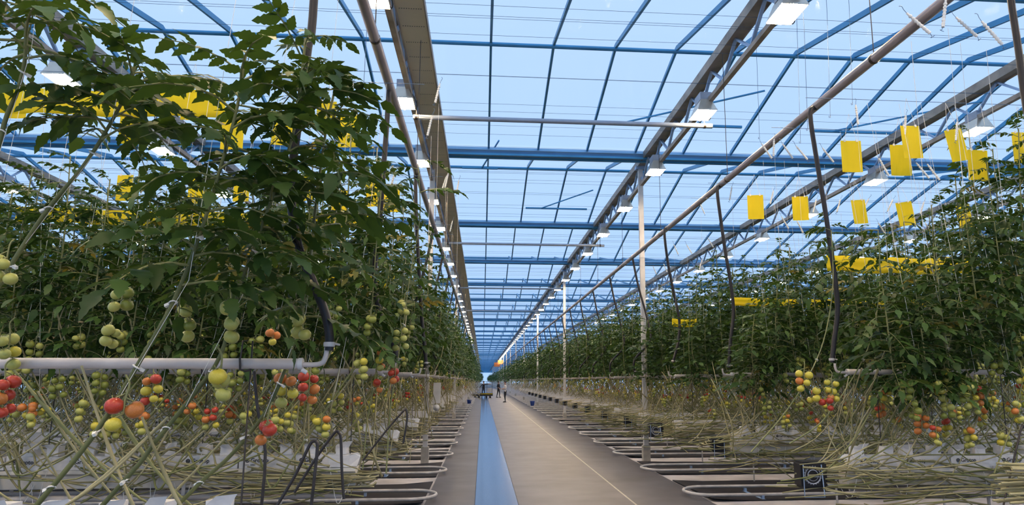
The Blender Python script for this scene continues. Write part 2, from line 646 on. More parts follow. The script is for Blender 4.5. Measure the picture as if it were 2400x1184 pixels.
# white posts
post_mesh = None
pn = {-1: 0, 1: 0}
for X, sd in ((3.83, 1), (-1.28, -1)):
    y = 17.6
    while y < 300:
        pn[sd] += 1
        t = thing('support_post', f'white square roof post, {nth(pn[sd])} from the front at the {"left" if sd < 0 else "right"} path edge', 'post', (X, y, 0), 'white roof posts')
        if post_mesh is None:
            mb = MB()
            mb.box(-0.055, 0.055, -0.055, 0.055, 0.3, 7.1)
            mb.box(-0.03, 0.03, -0.06, -0.055, 0.4, 7.0)
            post_mesh = mb.mesh('post_shaft', 'white_paint')
            mb = MB()
            mb.box(-0.085, 0.085, -0.085, 0.085, -0.01, 0.36)
            foot_mesh = mb.mesh('post_foot', 'concrete_base')
            mb = MB()
            mb.box(-0.12, 0.12, -0.09, 0.09, 7.02, 7.1)
            cap_mesh = mb.mesh('post_cap', 'galv')
        obj('shaft', post_mesh, t)
        obj('foot_block', foot_mesh, t)
        obj('cap_plate', cap_mesh, t)
        y += 17.5

# lamps under the girders
mb = MB()
mb.lathe([(0.0, 0.27), (0.07, 0.27), (0.10, 0.20), (0.10, 0.05)], 10)
mb.box(-0.10, 0.10, -0.2, 0.14, 0.13, 0.27)
body_me = mb.mesh('lamp_housing', 'lamp_body')
mb = MB()
ri = [(-0.17, -0.27, -0.07), (0.17, -0.27, -0.07), (0.17, 0.27, -0.07), (-0.17, 0.27, -0.07)]
ro = [(-0.09, -0.2, 0.14), (0.09, -0.2, 0.14), (0.09, 0.2, 0.14), (-0.09, 0.2, 0.14)]
mb.add(ri + ro, [(0, 1, 5, 4), (1, 2, 6, 5), (2, 3, 7, 6), (3, 0, 4, 7), (4, 5, 6, 7)], False)
mb.bar((-0.17, -0.27, -0.07), (0.17, -0.27, -0.07), 0.012, 0.02)
mb.bar((-0.17, 0.27, -0.07), (0.17, 0.27, -0.07), 0.012, 0.02)
refl_me = mb.mesh('lamp_reflector', 'lamp_reflector')
mb = MB()
mb.add([(-0.158, -0.255, -0.055), (0.158, -0.255, -0.055), (0.158, 0.255, -0.055), (-0.158, 0.255, -0.055)], [(0, 3, 2, 1)], False)
mb.tube([(0, -0.22, -0.075), (0, 0.22, -0.075)], 0.035, 8)
glow_me = mb.mesh('glowing_tube', 'lamp_glow')
mb = MB()
mb.bar((0, -0.1, 0.26), (0, -0.1, 0.42), 0.025, 0.012)
mb.bar((0, 0.08, 0.26), (0, 0.08, 0.42), 0.025, 0.012)
brk_me = mb.mesh('lamp_bracket', 'dark_steel')
mb = MB()
mb.tube(spline([(0.1, 0.1, 0.2), (0.2, 0.2, 0.0), (0.18, 0.28, -0.06), (0.1, 0.3, 0.1), (0.05, 0.2, 0.35)], 4), 0.007, 5)
cab_me = mb.mesh('lamp_cable', 'black')
GW = {-11.6: 'third girder left of the path', -6.45: 'second girder left of the path', -1.3: 'girder at the left path edge',
      3.85: 'girder at the right path edge', 9.05: 'second girder right of the path', 14.2: 'third girder right of the path'}
for X, offx, ys in ((3.85, -0.08, [8.45 + 3.64 * i for i in range(-3, 48)]), (-1.3, -0.09, [8.5 + 3.5 * i for i in range(-3, 24)]),
                    (9.05, 0.05, [12.5 + 3.6 * i for i in range(-4, 14)]), (-6.45, -0.1, [11.5 + 3.6 * i for i in range(-4, 8)]),
                    (-11.6, -0.05, [18.7 + 3.6 * i for i in range(5)]), (14.2, 0, [19.5 + 3.6 * i for i in range(8)])):
    hid = {3.85: 3, -1.3: 3, 9.05: 4, -6.45: 4}.get(X, 0)
    for i, y in enumerate(ys):
        i -= hid
        t = thing('grow_lamp', (f'glowing grow lamp, {nth(i + 1)} from the front under the {GW[X]}' if i >= 0 else f'glowing grow lamp outside the frame, {nth(-i)} overhead under the {GW[X]}'), 'lamp', (X + offx, y, 6.5), 'grow lamps under the girders')
        obj('reflector', refl_me, t)
        obj('glow_tube', glow_me, t)
        obj('housing', body_me, t)
        if y < 60:
            obj('bracket', brk_me, t, (-offx, 0, -0.28))
            obj('cable', cab_me, t)

# tubes that hang across between the two path girders
for i, (y, z) in enumerate([(12.3, 6.3), (24.2, 6.3), (36.2, 6.3), (48.2, 6.3)]):
    t = thing('cross_tube', f'grey tube hung across the path below the girders, {nth(i + 1)} from the front', 'tube', (-1.25, y, z), 'cross tubes')
    mb = MB()
    mb.tube([(0, 0, 0), (5.24, 0, 0)], 0.042, 10)
    obj('tube', mb.mesh('tube', 'tube'), t)
    for x in (0.05, 5.1):
        mb = MB()
        mb.tube([(x, 0, 0), (x, 0, 0.3)], 0.008, 5)
        mb.lathe([(0.048, -0.02), (0.048, 0.02)], 10, Matrix.Translation((x, 0, 0)) @ Matrix.Rotation(math.pi / 2, 4, 'Y'))
        obj('hanger', mb.mesh('hanger', 'dark_steel'), t)

# header pipes above the row ends
HX = {-1: -0.985, 1: 3.58}
for sd in (-1, 1):
    t = thing('header_pipe', 'long round header pipe above the row ends ' + SIDE_WORD[sd], 'pipe', (HX[sd], 0, 4.8))
    mb = MB()
    mb.tube([(0, 2.5, 0), (0, 400, 0)], 0.046, 12)
    obj('pipe', mb.mesh('header', 'header'), t)
    for i in range(14):
        mb = MB()
        y = 6.2 + i * 4.2
        mb.lathe([(0.05, -0.02), (0.052, 0), (0.05, 0.02)], 12, Matrix.Translation((0, y, 0)) @ Matrix.Rotation(math.pi / 2, 4, 'X'))
        mb.tube([(0, y, 0.06), (0, y, 2.0)], 0.005, 4)
        obj('hanger_ring', mb.mesh('hanger_ring', 'dark_steel'), t)


# ------------------------------------------------------------------ ground mats, rails, gutters, slabs, pipes by row
def rail_thing(k, sd):
    yc = row_y(k) - 1.65
    xe = (3.28 if sd > 0 else -0.70)
    inw = sd * 1.0
    L = 9.0 if k < 8 else 6.0
    t = thing('pipe_rail', f'white hairpin pipe rail on the ground before the {nth(k + 1)} row {SIDE_WORD[sd]}', 'rail', (xe, yc, 0.0), 'hairpin pipe rails')
    mb = MB()
    r = 0.026
    bend = [(inw * 0.42 * (1 - math.cos(a)), 0.0, 0) for a in ()]
    pts = [(inw * L, -0.40, 0.075)]
    for i in range(0, 13):
        a = math.pi * i / 12
        pts.append((inw * (0.34 - 0.34 * math.sin(a)), -0.40 * math.cos(a), 0.075 + 0.02 * i / 12))
    pts.append((inw * L, 0.40, 0.095))
    mb.tube(pts, r, 8)
    obj('bent_pipe', mb.mesh('bent_pipe', 'rail_paint'), t)
    if k < 10:
        for x in (1.15, 3.2):
            mb = MB()
            mb.box(inw * x - 0.03, inw * x + 0.03, -0.45, 0.45, -0.012, 0.012)
            for s_ in (-1, 1):
                mb.box(inw * x - 0.02, inw * x + 0.02, s_ * 0.40 - 0.03, s_ * 0.40 + 0.03, 0.0, 0.065)
            obj('rail_support', mb.mesh('rail_support', 'galv'), t)
    return t


def mat_thing(k, sd):
    yc = row_y(k) - 1.65
    x0 = XR + 0.02 if sd > 0 else XL - 0.02
    r = random.Random(k * 7 + sd)
    mb = MB()
    L = 12.0 if k < 8 else 7.0
    n = 8
    ya, yb = yc - 0.5, yc + 1.75
    top, bot = [], []
    for i in range(n + 1):
        x = sd * L * (i / n) ** 1.5
        j = r.uniform(-0.05, 0.05)
        curl = 0.05 * math.exp(-i * 1.2)
        top.append((x, yb + j + 0.12 * math.exp(-i), 0.006 + curl * r.random()))
        bot.append((x, ya + r.uniform(-0.03, 0.03), 0.006 + curl * r.random()))
    V = [Vector(p) for p in bot + top]
    V2 = [v - Vector((0, 0, 0.012)) for v in V]
    N = n + 1
    fs = []
    for i in range(n):
        fs.append((i, i + 1, N + i + 1, N + i))
        fs.append((2 * N + N + i, 2 * N + N + i + 1, 2 * N + i + 1, 2 * N + i))
        fs.append((2 * N + i, 2 * N + i + 1, i + 1, i))
        fs.append((N + i, N + i + 1, 3 * N + i + 1, 3 * N + i))
    fs.append((0, N, 3 * N, 2 * N))
    mb.add(V + V2, fs, False)
    o = obj('ground_mat', mb.mesh('ground_mat', 'cloth'), None, (x0, 0, 0))
    tag(o, f'black ground mat beside the rail of the {nth(k + 1)} row {SIDE_WORD[sd]}', 'mat', 'black ground mats')


channel_prof = [(-0.12, 0.0), (-0.125, -0.03), (-0.10, -0.05), (-0.085, -0.16), (0.085, -0.16), (0.10, -0.05), (0.125, -0.03), (0.12, 0.0)]


def row_len(k, sd):
    Y = row_y(k)
    if sd < 0:
        return max(2.6, min(0.66 * Y + 1.0, 9.0)) if k < 9 else 4.0
    return max(2.4, min(0.78 * Y - 1.5, 12.0)) if k < 9 else 6.0


SLZ = {-1: 1.06, 1: 1.0}


def gutter_thing(k, sd):
    Y = row_y(k)
    xe = -1.15 if sd < 0 else 3.55
    L = row_len(k, sd)
    z = SLZ[sd]
    t = thing('growing_gutter', f'pale growing gutter carrying the slabs of the {nth(k + 1)} row {SIDE_WORD[sd]}', 'gutter', (xe, Y, z), 'growing gutters')
    n = len(channel_prof)
    mb = MB()
    p = [(x, y, zz) for x in (0, sd * L) for (y, zz) in channel_prof]
    f = [(i, (i + 1) % n, n + (i + 1) % n, n + i) for i in range(n)] + [tuple(range(n)), tuple(reversed(range(n, 2 * n)))]
    mb.add(p, f, False)
    obj('channel', mb.mesh('channel', 'gutter_coat'), t)
    mb = MB()
    mb.tube([(sd * 0.1, -0.06, -0.25), (sd * L, -0.06, -0.25)], 0.028, 8)
    mb.tube([(sd * 0.1, 0.08, -0.22), (sd * L, 0.08, -0.22)], 0.018, 6)
    obj('drain_pipe', mb.mesh('drain_pipe', 'pipe_paint'), t)
    if k < 8:
        x = 1.5
        while x < L:
            mb = MB()
            mb.bar((sd * x, -0.13, 0.02), (sd * x, -0.13, -0.32), 0.012, 0.03)
            mb.bar((sd * x, 0.13, 0.02), (sd * x, 0.13, -0.32), 0.012, 0.03)
            mb.bar((sd * x, -0.13, -0.29), (sd * x, 0.13, -0.29), 0.02, 0.02)
            mb.bar((sd * x, 0, -0.29), (sd * x, 0, -z), 0.022, 0.022)
            obj('stand', mb.mesh('gutter_stand', 'rail_paint'), t)
            x += 1.6
    if k in (1, 2, 3):
        for i in range(int(L / 0.45)):
            r = random.Random(i * 31 + k * 7 + sd)
            x = sd * (0.3 + 0.45 * i + r.uniform(-0.1, 0.1))
            a = r.uniform(0.1, 0.3) * r.choice((-1, 1))
            mb = MB()
            mb.tube(spline([(x, -0.02, 0.24), (x + a * 0.3, -0.13, 0.20), (x + a * 0.5, -0.15, 0.02), (x + a * 0.8, -0.16, -0.22 - r.random() * 0.1), (x + a, -0.14, -0.24), (x + a * 1.2, -0.10, -0.12)], 4), 0.0035, 4)
            obj('drip_tube', mb.mesh('drip_tube', 'twine'), t)
    if k >= 4:
        mb = MB()
        mb.box(min(0.05 * sd, L * sd), max(0.05 * sd, L * sd), -0.10, 0.10, 0.002, 0.11)
        obj('slab_run', mb.mesh('slab_run', 'slab_film'), t)
    # end box
    if sd > 0 and k < 16:
        bx = thing('drain_box', f'black drain box on the gutter end of the {nth(k + 1)} row {SIDE_WORD[sd]}', 'box', (xe - sd * 0.35, Y - 0.05, z - 0.05), 'black drain boxes')
        mb = MB()
        bm = bmesh.new()
        bmesh.ops.create_cube(bm, size=1)
        bmesh.ops.scale(bm, vec=(0.26, 0.2, 0.25), verts=bm.verts)
        bmesh.ops.bevel(bm, geom=bm.edges[:], offset=0.02, segments=2, affect='EDGES')
        me = bpy.data.meshes.new('drain_box_shell')
        bm.to_mesh(me)
        bm.free()
        me.materials.append(M['black'])
        obj('shell', me, bx)
        if k not in (1, 3):
            bx.scale = (0.72, 0.72, 0.72)
            bx.location.x += 0.12
            mb.tube([(-0.1, -0.12, 0.1), (-0.1, -0.12, -0.25), (0.1, -0.12, -0.25), (0.1, -0.12, 0.1)], 0.007, 5)
            obj('wire_frame', mb.mesh('wire_frame', 'galv'), bx)
        if k in (1, 3):
            mb = MB()
            rx = Matrix.Translation((-0.02, -0.103, 0.0)) @ Matrix.Rotation(math.pi / 2, 4, 'X')
            mb.lathe([(0.072, 0), (0.083, 0.0), (0.083, 0.004)], 24, rx)
            mb.lathe([(0.055, 0.001), (0.048, 0.003)], 24, rx)
            for i in range(20):
                a = i * math.pi / 10
                mb.box(-0.004, 0.004, 0.083, 0.09, 0, 0.003, rx @ Matrix.Rotation(a, 4, 'Z'))
            mb.box(-0.085, 0.045, -0.106, -0.103, -0.018, -0.008)
            obj('round_badge', mb.mesh('round_badge', 'lamp_body'), bx)
            mb = MB()
            mb.tube([(-0.12, -0.12, 0.1), (-0.12, -0.12, -0.2), (0.08, -0.12, -0.2), (0.06, -0.12, 0.1)], 0.006, 5)
            obj('wire_frame', mb.mesh('wire_frame', 'galv'), bx)


# lettering that is printed on the growing slabs
def text_mesh(name, body, size, mt_):
    cu = bpy.data.curves.new(name, 'FONT')
    cu.body = body
    cu.size = size
    cu.offset = size * 0.018
    cu.extrude = 0.0004
    cu.resolution_u = 2
    cu.align_x = 'LEFT'
    o = bpy.data.objects.new(name, cu)
    col.objects.link(o)
    dg = bpy.context.evaluated_depsgraph_get()
    me = bpy.data.meshes.new_from_object(o.evaluated_get(dg))
    bpy.data.objects.remove(o)
    me.materials.clear()
    me.materials.append(M[mt_])
    return me


let_me = text_mesh('slab_lettering', 'Grotop', 0.052, 'ink')
sub_me = text_mesh('slab_small_lettering', 'EXPERT', 0.013, 'ink')
mb = MB()
rx = Matrix.Rotation(math.pi / 2, 4, 'X')
mb.lathe([(0.011, 0.0), (0.019, 0.0), (0.019, 0.0006)], 16, rx)
mb.lathe([(0.0, 0.0004), (0.0075, 0.0004)], 12, rx)
mb.box(-0.012, 0.012, -0.0006, 0, -0.001, 0.003)
mb.box(-0.03, 0.015, -0.0006, 0, -0.041, -0.037)
logo_me = mb.mesh('slab_logo', 'ink')
bm = bmesh.new()
bmesh.ops.create_cube(bm, size=1)
bmesh.ops.scale(bm, vec=(0.985, 0.2, 0.115), verts=bm.verts)
bmesh.ops.subdivide_edges(bm, edges=bm.edges[:], cuts=3, use_grid_fill=True)
for v in bm.verts:
    v.co.z += 0.006 * math.sin(v.co.x * 9) * (v.co.z > 0) + rng.uniform(-0.003, 0.003)
    v.co.y += rng.uniform(-0.002, 0.002)
slab_me = bpy.data.meshes.new('slab_body')
bm.to_mesh(slab_me)
bm.free()
slab_me.materials.append(M['slab_film'])
mb = MB()
mb.add([(0, -0.101, 0.05), (0, -0.101, -0.045), (0.07, -0.09, -0.05), (0.09, -0.06, 0.03), (0.05, -0.08, 0.06)], [(0, 1, 2, 3, 4)], False)
mb.add([(0, 0.09, 0.05), (0, 0.09, -0.045), (0.07, 0.08, -0.05), (0.09, 0.05, 0.03), (0.05, 0.07, 0.06)], [(4, 3, 2, 1, 0)], False)
mb.add([(0, -0.1, 0.055), (0.05, -0.08, 0.06), (0.09, -0.06, 0.03), (0.09, 0.05, 0.03), (0.05, 0.07, 0.06), (0, 0.09, 0.055)], [(0, 1, 2, 3, 4, 5)], False)
tail_me = mb.mesh('slab_tail', 'slab_film')
mb = MB()
mb.box(-0.05, 0.05, -0.05, 0.05, 0, 0.085)
mb.box(-0.052, 0.052, -0.052, 0.052, 0.0, 0.02)
block_me = mb.mesh('block_body', 'slab_film')
flap_me = []
for i in range(3):
    mb = MB()
    a, h = (0.02, 0.03, -0.015)[i], (0.035, 0.05, 0.04)[i]
    p = [(-0.055, -0.055, 0.07), (0.055, -0.06, 0.06), (0.06 + a, -0.085, 0.07 + h), (-0.04 + a, -0.075, 0.06 + h)]
    q = [(x, y + 0.002, z) for x, y, z in p]
    mb.add(p + q, [(0, 1, 2, 3), (7, 6, 5, 4), (0, 4, 5, 1), (1, 5, 6, 2), (2, 6, 7, 3), (3, 7, 4, 0)], False)
    flap_me.append(mb.mesh('film_flap', 'slab_film'))


def slabs(k, sd):
    Y = row_y(k)
    xe = -1.2 if sd < 0 else 3.62
    z = SLZ[sd] + 0.06
    L = row_len(k, sd)
    n = int(L)
    bn = 0
    for i in range(n):
        x = xe + sd * (0.5 + i)
        r = random.Random(i + 77 * k + sd)
        t = thing('growing_slab', f'white film-wrapped growing slab, {nth(i + 1)} from the path in the {nth(k + 1)} row {SIDE_WORD[sd].split()[0]}', 'slab', (x, Y, z), f'growing slabs of the {nth(k + 1)} row {SIDE_WORD[sd]}')
        obj('slab_body', slab_me, t, rot=(0, r.uniform(-0.006, 0.006), 0))
        if i == 0:
            obj('film_tail', tail_me, t, (-sd * 0.49, 0, 0), sc=(-sd, 1, 1))
        if k < 4:
            for dx in (-0.42, 0.06):
                obj('logo', logo_me, t, (dx, -0.1035, 0.012))
                obj('lettering', let_me, t, (dx + 0.028, -0.1035, -0.004), (math.pi / 2, 0, 0))
                if k < 3:
                    obj('small_lettering', sub_me, t, (dx + 0.03, -0.1035, -0.032), (math.pi / 2, 0, 0))
        if k < 3:
            for j in range(4):
                bn += 1
                bt = thing('propagation_block', f'white wrapped plant block, {nth(bn)} from the path on the {nth(k + 1)} row {SIDE_WORD[sd].split()[0]}', 'block',
                           (x + (-0.38 + 0.25 * j) * sd + r.uniform(-0.03, 0.03), Y + r.uniform(-0.03, 0.02), z + 0.058), f'plant blocks of the {nth(k + 1)} row {SIDE_WORD[sd]}')
                obj('block_body', block_me, bt, rot=(0, 0, r.uniform(-0.2, 0.2)))
                obj('film_flap', flap_me[r.randrange(3)], bt, rot=(0, 0, r.uniform(-0.3, 0.3)))


PIPE_X = {(-1, 0): -0.93, (-1, 1): -0.95, (1, 1): 3.66, (1, 2): 3.57}


def pipe_thing(k, sd):
    Y = row_y(k)
    xe = PIPE_X.get((sd, k), 3.6 if sd > 0 else -0.98)
    L = row_len(k, sd) + 1
    z = 1.935
    t = thing('heating_pipe', f'white heating pipe along the crop of the {nth(k + 1)} row {SIDE_WORD[sd]}', 'pipe', (xe, Y, z), 'white heating pipes along the rows')
    mb = MB()
    mb.tube([(0, 0, 0), (sd * L, 0, 0)], 0.0275, 12)
    obj('pipe', mb.mesh('pipe', 'pipe_paint'), t)
    mb = MB()
    mb.tube(spline([(0, 0, -0.004), (-sd * 0.06, 0, -0.004), (-sd * 0.10, 0, 0.008), (-sd * 0.115, 0, 0.05), (-sd * 0.115, 0, 0.085)], 4), 0.013, 8)
    obj('elbow', mb.mesh('elbow', 'pipe_paint'), t)
    mb = MB()
    mb.lathe([(0.03, -0.012), (0.031, 0), (0.03, 0.012)], 12, Matrix.Translation((sd * 0.012, 0, 0)) @ Matrix.Rotation(math.pi / 2, 4, 'Y'))
    mb.tube([(sd * 0.005, 0, -0.03), (-sd * 0.02, 0, -0.045)], 0.012, 6)
    obj('end_cap', mb.mesh('end_cap', 'white_paint'), t)
    if k < 6:
        x = 0.31
        while x < L:
            mb = MB()
            mb.tube([(sd * x, -0.032, 0.03), (sd * x + 0.006, -0.033, -0.03), (sd * x + 0.03, -0.03, -0.038), (sd * x + 0.05, 0, -0.03)], 0.006, 5)
            mb.tube([(sd * x - 0.02, 0.04, 0.02), (sd * x - 0.02, 0.06, 0.12), (sd * x + 0.03, 0.06, 0.12), (sd * x + 0.03, 0.05, -0.85)], 0.005, 5)
            obj('pipe_hook', mb.mesh('pipe_hook', 'dark_steel'), t)
            x += 1.35


for sd in (-1, 1):
    for k in range(0, 26):
        if sd < 0 or k > 0:
            rail_thing(k, sd)
        mat_thing(k, sd)
    for k in range(0, 22):
        gutter_thing(k, sd)
        pipe_thing(k, sd)
    for k in range(0, 4):
        slabs(k, sd)
# everything of the rows farther off, a few pixels each
mb = MB()
mb.smooth = False
for sd in (-1, 1):
    for k in range(22, 150):
        Y = row_y(k)
        xe = -1.1 if sd < 0 else 3.6
        L = 3.0
        a, b_ = min(xe, xe + sd * L), max(xe, xe + sd * L)
        mb.box(a, b_, Y - 0.11, Y + 0.11, 0.85, 1.16)
        mb.tube([(a, Y, 1.93), (b_, Y, 1.93)], 0.03, 5)
        if k >= 26:
            mb.box(a - 0.3, b_ + 0.3, Y - 2.0, Y - 1.95, 0.05, 0.11)
            mb.box(a - 0.3, b_ + 0.3, Y - 1.25, Y - 1.2, 0.05, 0.11)
tag(obj('distant_row_gear', mb.mesh('distant_row_gear', 'pipe_paint')), 'pale gutters, pipes and rails of the far rows toward the vanishing point', 'row gear', kind='stuff')

# ------------------------------------------------------------------ hoses from header to heating pipe
HOSE_PX = {
    (-1, 0): ([(733, 40), (722, 110), (704, 250), (690, 350), (684, 420), (684, 490), (700, 580), (733, 660), (762, 735), (772, 790), (771, 822)], 4.0),
    (-1, 1): ([(912, 205), (906, 300), (897, 420), (888, 540), (879, 620), (882, 700), (905, 770), (925, 815), (929, 850)], 7.3),
    (-1, 2): ([(974, 400), (976, 520), (983, 650), (988, 740), (994, 800), (999, 856)], 10.6),
    (1, 1): ([(1899, 268), (1915, 380), (1935, 500), (1947, 585), (1958, 660), (1963, 730), (1955, 800), (1950, 850)], 7.4),
    (1, 2): ([(1681, 446), (1690, 520), (1700, 590), (1711, 655), (1719, 730), (1712, 800), (1708, 862)], 10.7),
    (1, 3): ([(1557, 542), (1566, 620), (1580, 690), (1592, 750), (1590, 800), (1577, 850)], 14.0),
    (1, 0): ([(2355, -90), (2372, 20), (2386, 110), (2402, 230), (2430, 400)], 4.6)}
for sd in (-1, 1):
    for k in range(0, 40):
        Y = row_y(k)
        top = Vector((HX[sd], Y + 0.33, 4.78))
        if (sd, k) in HOSE_PX:
            px, yy = HOSE_PX[(sd, k)]
            pts = [at_y(x, y, yy) for x, y in px]
            pts = [Vector((HX[sd], yy, 4.78))] + pts
            end = pts[-1]
        else:
            end = Vector(((-1.06 if sd < 0 else 3.52), Y, 2.03))
            pts = [top, top + Vector((sd * 0.12, -0.05, -0.7)), top + Vector((sd * 0.3, -0.15, -1.5)), top + Vector((sd * 0.33, -0.25, -2.0)), end + Vector((0, 0, 0.3)), end]
        t = thing('supply_hose', f'black rubber supply hose dropping from the header to the {nth(k + 1)} row {SIDE_WORD[sd]}', 'hose', tuple(pts[0]), 'black supply hoses')
        o0 = pts[0]
        mb = MB()
        sp = spline([p - o0 for p in pts], 4 if k < 6 else 2)
        mb.tube(sp, 0.026 if k > 0 else 0.024, 8 if k < 6 else 5)
        obj('hose', mb.mesh('hose', 'hose'), t)
        if k < 8:
            mb = MB()
            e = sp[-1]
            mb.lathe([(0.029, 0.0), (0.031, 0.012), (0.029, 0.024)], 10, Matrix.Translation(e + Vector((0, 0, 0.02))))
            mb.tube([e + Vector((0.03, 0, 0.035)), e + Vector((0.055, -0.01, 0.03))], 0.006, 5)
            obj('clamp', mb.mesh('clamp', 'rail_paint'), t)

# ------------------------------------------------------------------ leaves
UU = [0.0, 0.09, 0.20, 0.31, 0.39, 0.51, 0.58, 0.70, 0.78, 1.0]
VV = [0.0, 0.14, 0.27, 0.245, 0.315, 0.235, 0.27, 0.15, 0.165, 0.0]


def leaflet(mb, base, d, up, L, W, r, hi):
    """one lobed leaflet from base along d, folded along the midrib and curving down"""
    sdv = d.cross(up).normalized()
    curl = r.uniform(0.15, 0.45) * L
    fold = r.uniform(-0.1, 0.5)
    if hi:
        us, vs_ = UU, VV
    else:
        us, vs_ = [0, 0.35, 0.7, 1.0], [0, 0.36, 0.24, 0]
    mid, le, ri_ = [], [], []
    for i, (u, v) in enumerate(zip(us, vs_)):
        c = base + d * (L * u) - up * (curl * u * u)
        mid.append(c)
        w = v * W * 2
        j = r.uniform(0.85, 1.12) if hi else 1
        rise = w * fold * 0.5 + (r.uniform(-0.02, 0.02) * L if hi else 0)
        le.append(c + sdv * (w * j) + up * rise)
        ri_.append(c - sdv * (w * j) + up * rise)
    n = len(us)
    V = mid + le + ri_
    F = []
    for i in range(n - 1):
        if i == 0:
            F += [(0, n + 1, 1), (0, 1, 2 * n + 1)]
        elif i == n - 2:
            F += [(i, n + i, i + 1), (i, i + 1, 2 * n + i)]
        else:
            F += [(i, n + i, n + i + 1, i + 1), (i, i + 1, 2 * n + i + 1, 2 * n + i)]
    mb.add(V, F, hi)


def leaf_mb(seed, hi):
    r = random.Random(seed)
    mb = MB()
    L = 1.0
    droop = r.uniform(0.15, 0.5)
    bend = r.uniform(-0.15, 0.15)

    def rach(t):
        return Vector((L * t * (1 - 0.15 * droop * t), bend * t * t, 0.22 * t - (0.2 + droop) * t * t))
    mb.cur = 1
    ts = [0, 0.25, 0.5, 0.75, 1.0]
    if hi:
        mb.tube([rach(t) for t in ts], [0.016, 0.014, 0.011, 0.009, 0.005], 4, False)
    else:
        mb.tube([rach(t) for t in (0, 0.5, 1)], [0.014, 0.011, 0.005], 3, False)
    mb.cur = 0
    if hi:
        pos = [(0.26, 0.24), (0.36, 0.10), (0.46, 0.33), (0.56, 0.11), (0.66, 0.36), (0.76, 0.12), (0.86, 0.30)]
    else:
        pos = [(0.34, 0.28), (0.56, 0.34), (0.78, 0.34)]
    for t, s_ in pos:
        for sg in (-1, 1):
            p = rach(min(1, t + r.uniform(-0.03, 0.03)))
            a = sg * r.uniform(0.75, 1.25)
            tilt = r.uniform(-0.55, 0.2)
            d = Vector((math.cos(a), math.sin(a), tilt)).normalized()
            up = Vector((-0.1 * d.x, r.uniform(-0.4, 0.4), 1)).normalized()
            up = (up - d * up.dot(d)).normalized()
            ll = s_ * r.uniform(0.85, 1.15)
            leaflet(mb, p, d, up, ll, ll * 0.40, r, hi)
    p = rach(1.0)
    d = (rach(1.0) - rach(0.9)).normalized()
    up = Vector((0, r.uniform(-0.3, 0.3), 1))
    up = (up - d * up.dot(d)).normalized()
    leaflet(mb, p, d, up, 0.33, 0.145, r, hi)
    return mb


leaf_hi = [leaf_mb(100 + i, True).mesh('leaf_blade', 'leaf', 'stem') for i in range(9)]
leaf_hi_old = leaf_mb(131, True).mesh('leaf_blade_old', 'leaf_old', 'stem')
leaf_mid = [tri_arrays(leaf_mb(200 + i, False)) for i in range(5)]

# ------------------------------------------------------------------ tomatoes
COLORS = ['t_deep', 't_green', 't_lime', 't_orange', 't_red']


def tomato_mb(n, rows):
    mb = MB()
    prof = []
    for i in range(rows + 1):
        a = math.pi * i / rows
        rr = math.sin(a) * (1 + 0.03 * math.cos(2 * a))
        zz = -math.cos(a) * 0.86
        if i == rows:
            zz -= 0.10
        prof.append((max(rr, 0.001), zz))
    vs_, fs = [], []
    for r_, z in prof:
        for j in range(n):
            t = 2 * math.pi * j / n
            q = r_ * (1 + 0.025 * math.cos(5 * t))
            vs_.append((q * math.cos(t), q * math.sin(t), z))
    for i in range(rows):
        for j in range(n):
            fs.append((i * n + j, i * n + (j + 1) % n, (i + 1) * n + (j + 1) % n, (i + 1) * n + j))
    mb.add(vs_, fs)
    mb.cur = 1
    if n > 8:
        for i in range(5):
            a = i * 2 * math.pi / 5
            d = Vector((math.cos(a), math.sin(a), 0))
            s_ = Vector((-math.sin(a), math.cos(a), 0))
            c = Vector((0, 0, 0.80))
            mb.add([c, c + d * 0.3 + s_ * 0.12 + Vector((0, 0, 0.03)), c + d * 0.75 + Vector((0, 0, 0.12)), c + d * 0.3 - s_ * 0.12 + Vector((0, 0, 0.03))], [(0, 1, 2, 3)], False)
        mb.tube([(0, 0, 0.78), (0.05, 0, 1.0), (0.12, 0, 1.25)], 0.06, 4)
    return mb


tom_me = [tomato_mb(14, 9).mesh('tomato_' + c, c, 'stem') for c in COLORS]
tom_lo = tri_arrays(tomato_mb(6, 4))


def truss_layout(seed, n, spread=1.0):
    r = random.Random(seed)
    out = []
    R = 0.037
    for i in range(n):
        lv = i // 2
        sg = 1 if i % 2 else -1
        a = r.uniform(-0.9, 0.9) + (0 if sg > 0 else math.pi)
        rr = R * r.uniform(0.75, 1.05)
        out.append((Vector((math.cos(a) * R * spread, math.sin(a) * R * 0.9, -0.06 - lv * R * 1.75 - (0.4 * R if sg > 0 else 0))), rr))
    return out


TRUSS = [truss_layout(i, n, s_) for i, (n, s_) in enumerate([(5, 1.0), (6, 1.05), (4, 0.95), (3, 0.9), (6, 1.2), (5, 1.15), (2, 0.9)])]
ped_me = []
for lay in TRUSS:
    mb = MB()
    zlow = min(p.z for p, _ in lay)
    mb.tube(spline([(0, 0.02, 0.05), (0.01, 0, 0.02), (0, 0, -0.04), (0, 0, zlow + 0.04)], 3), 0.004, 5)
    for p, r in lay:
        mb.tube([(0, 0, p.z + r * 1.3), p + Vector((0, 0, r * 0.8))], 0.0028, 4, False)
    ped_me.append(mb.mesh('truss_stalk', 'stem'))


def color_for(ripe, i, r):
    v = ripe - 0.09 * i + r.uniform(-0.12, 0.12)
    if v < 0.18:
        return 0
    if v < 0.5:
        return 1
    if v < 0.66:
        return 2
    if v < 0.82:
        return 3
    return 4


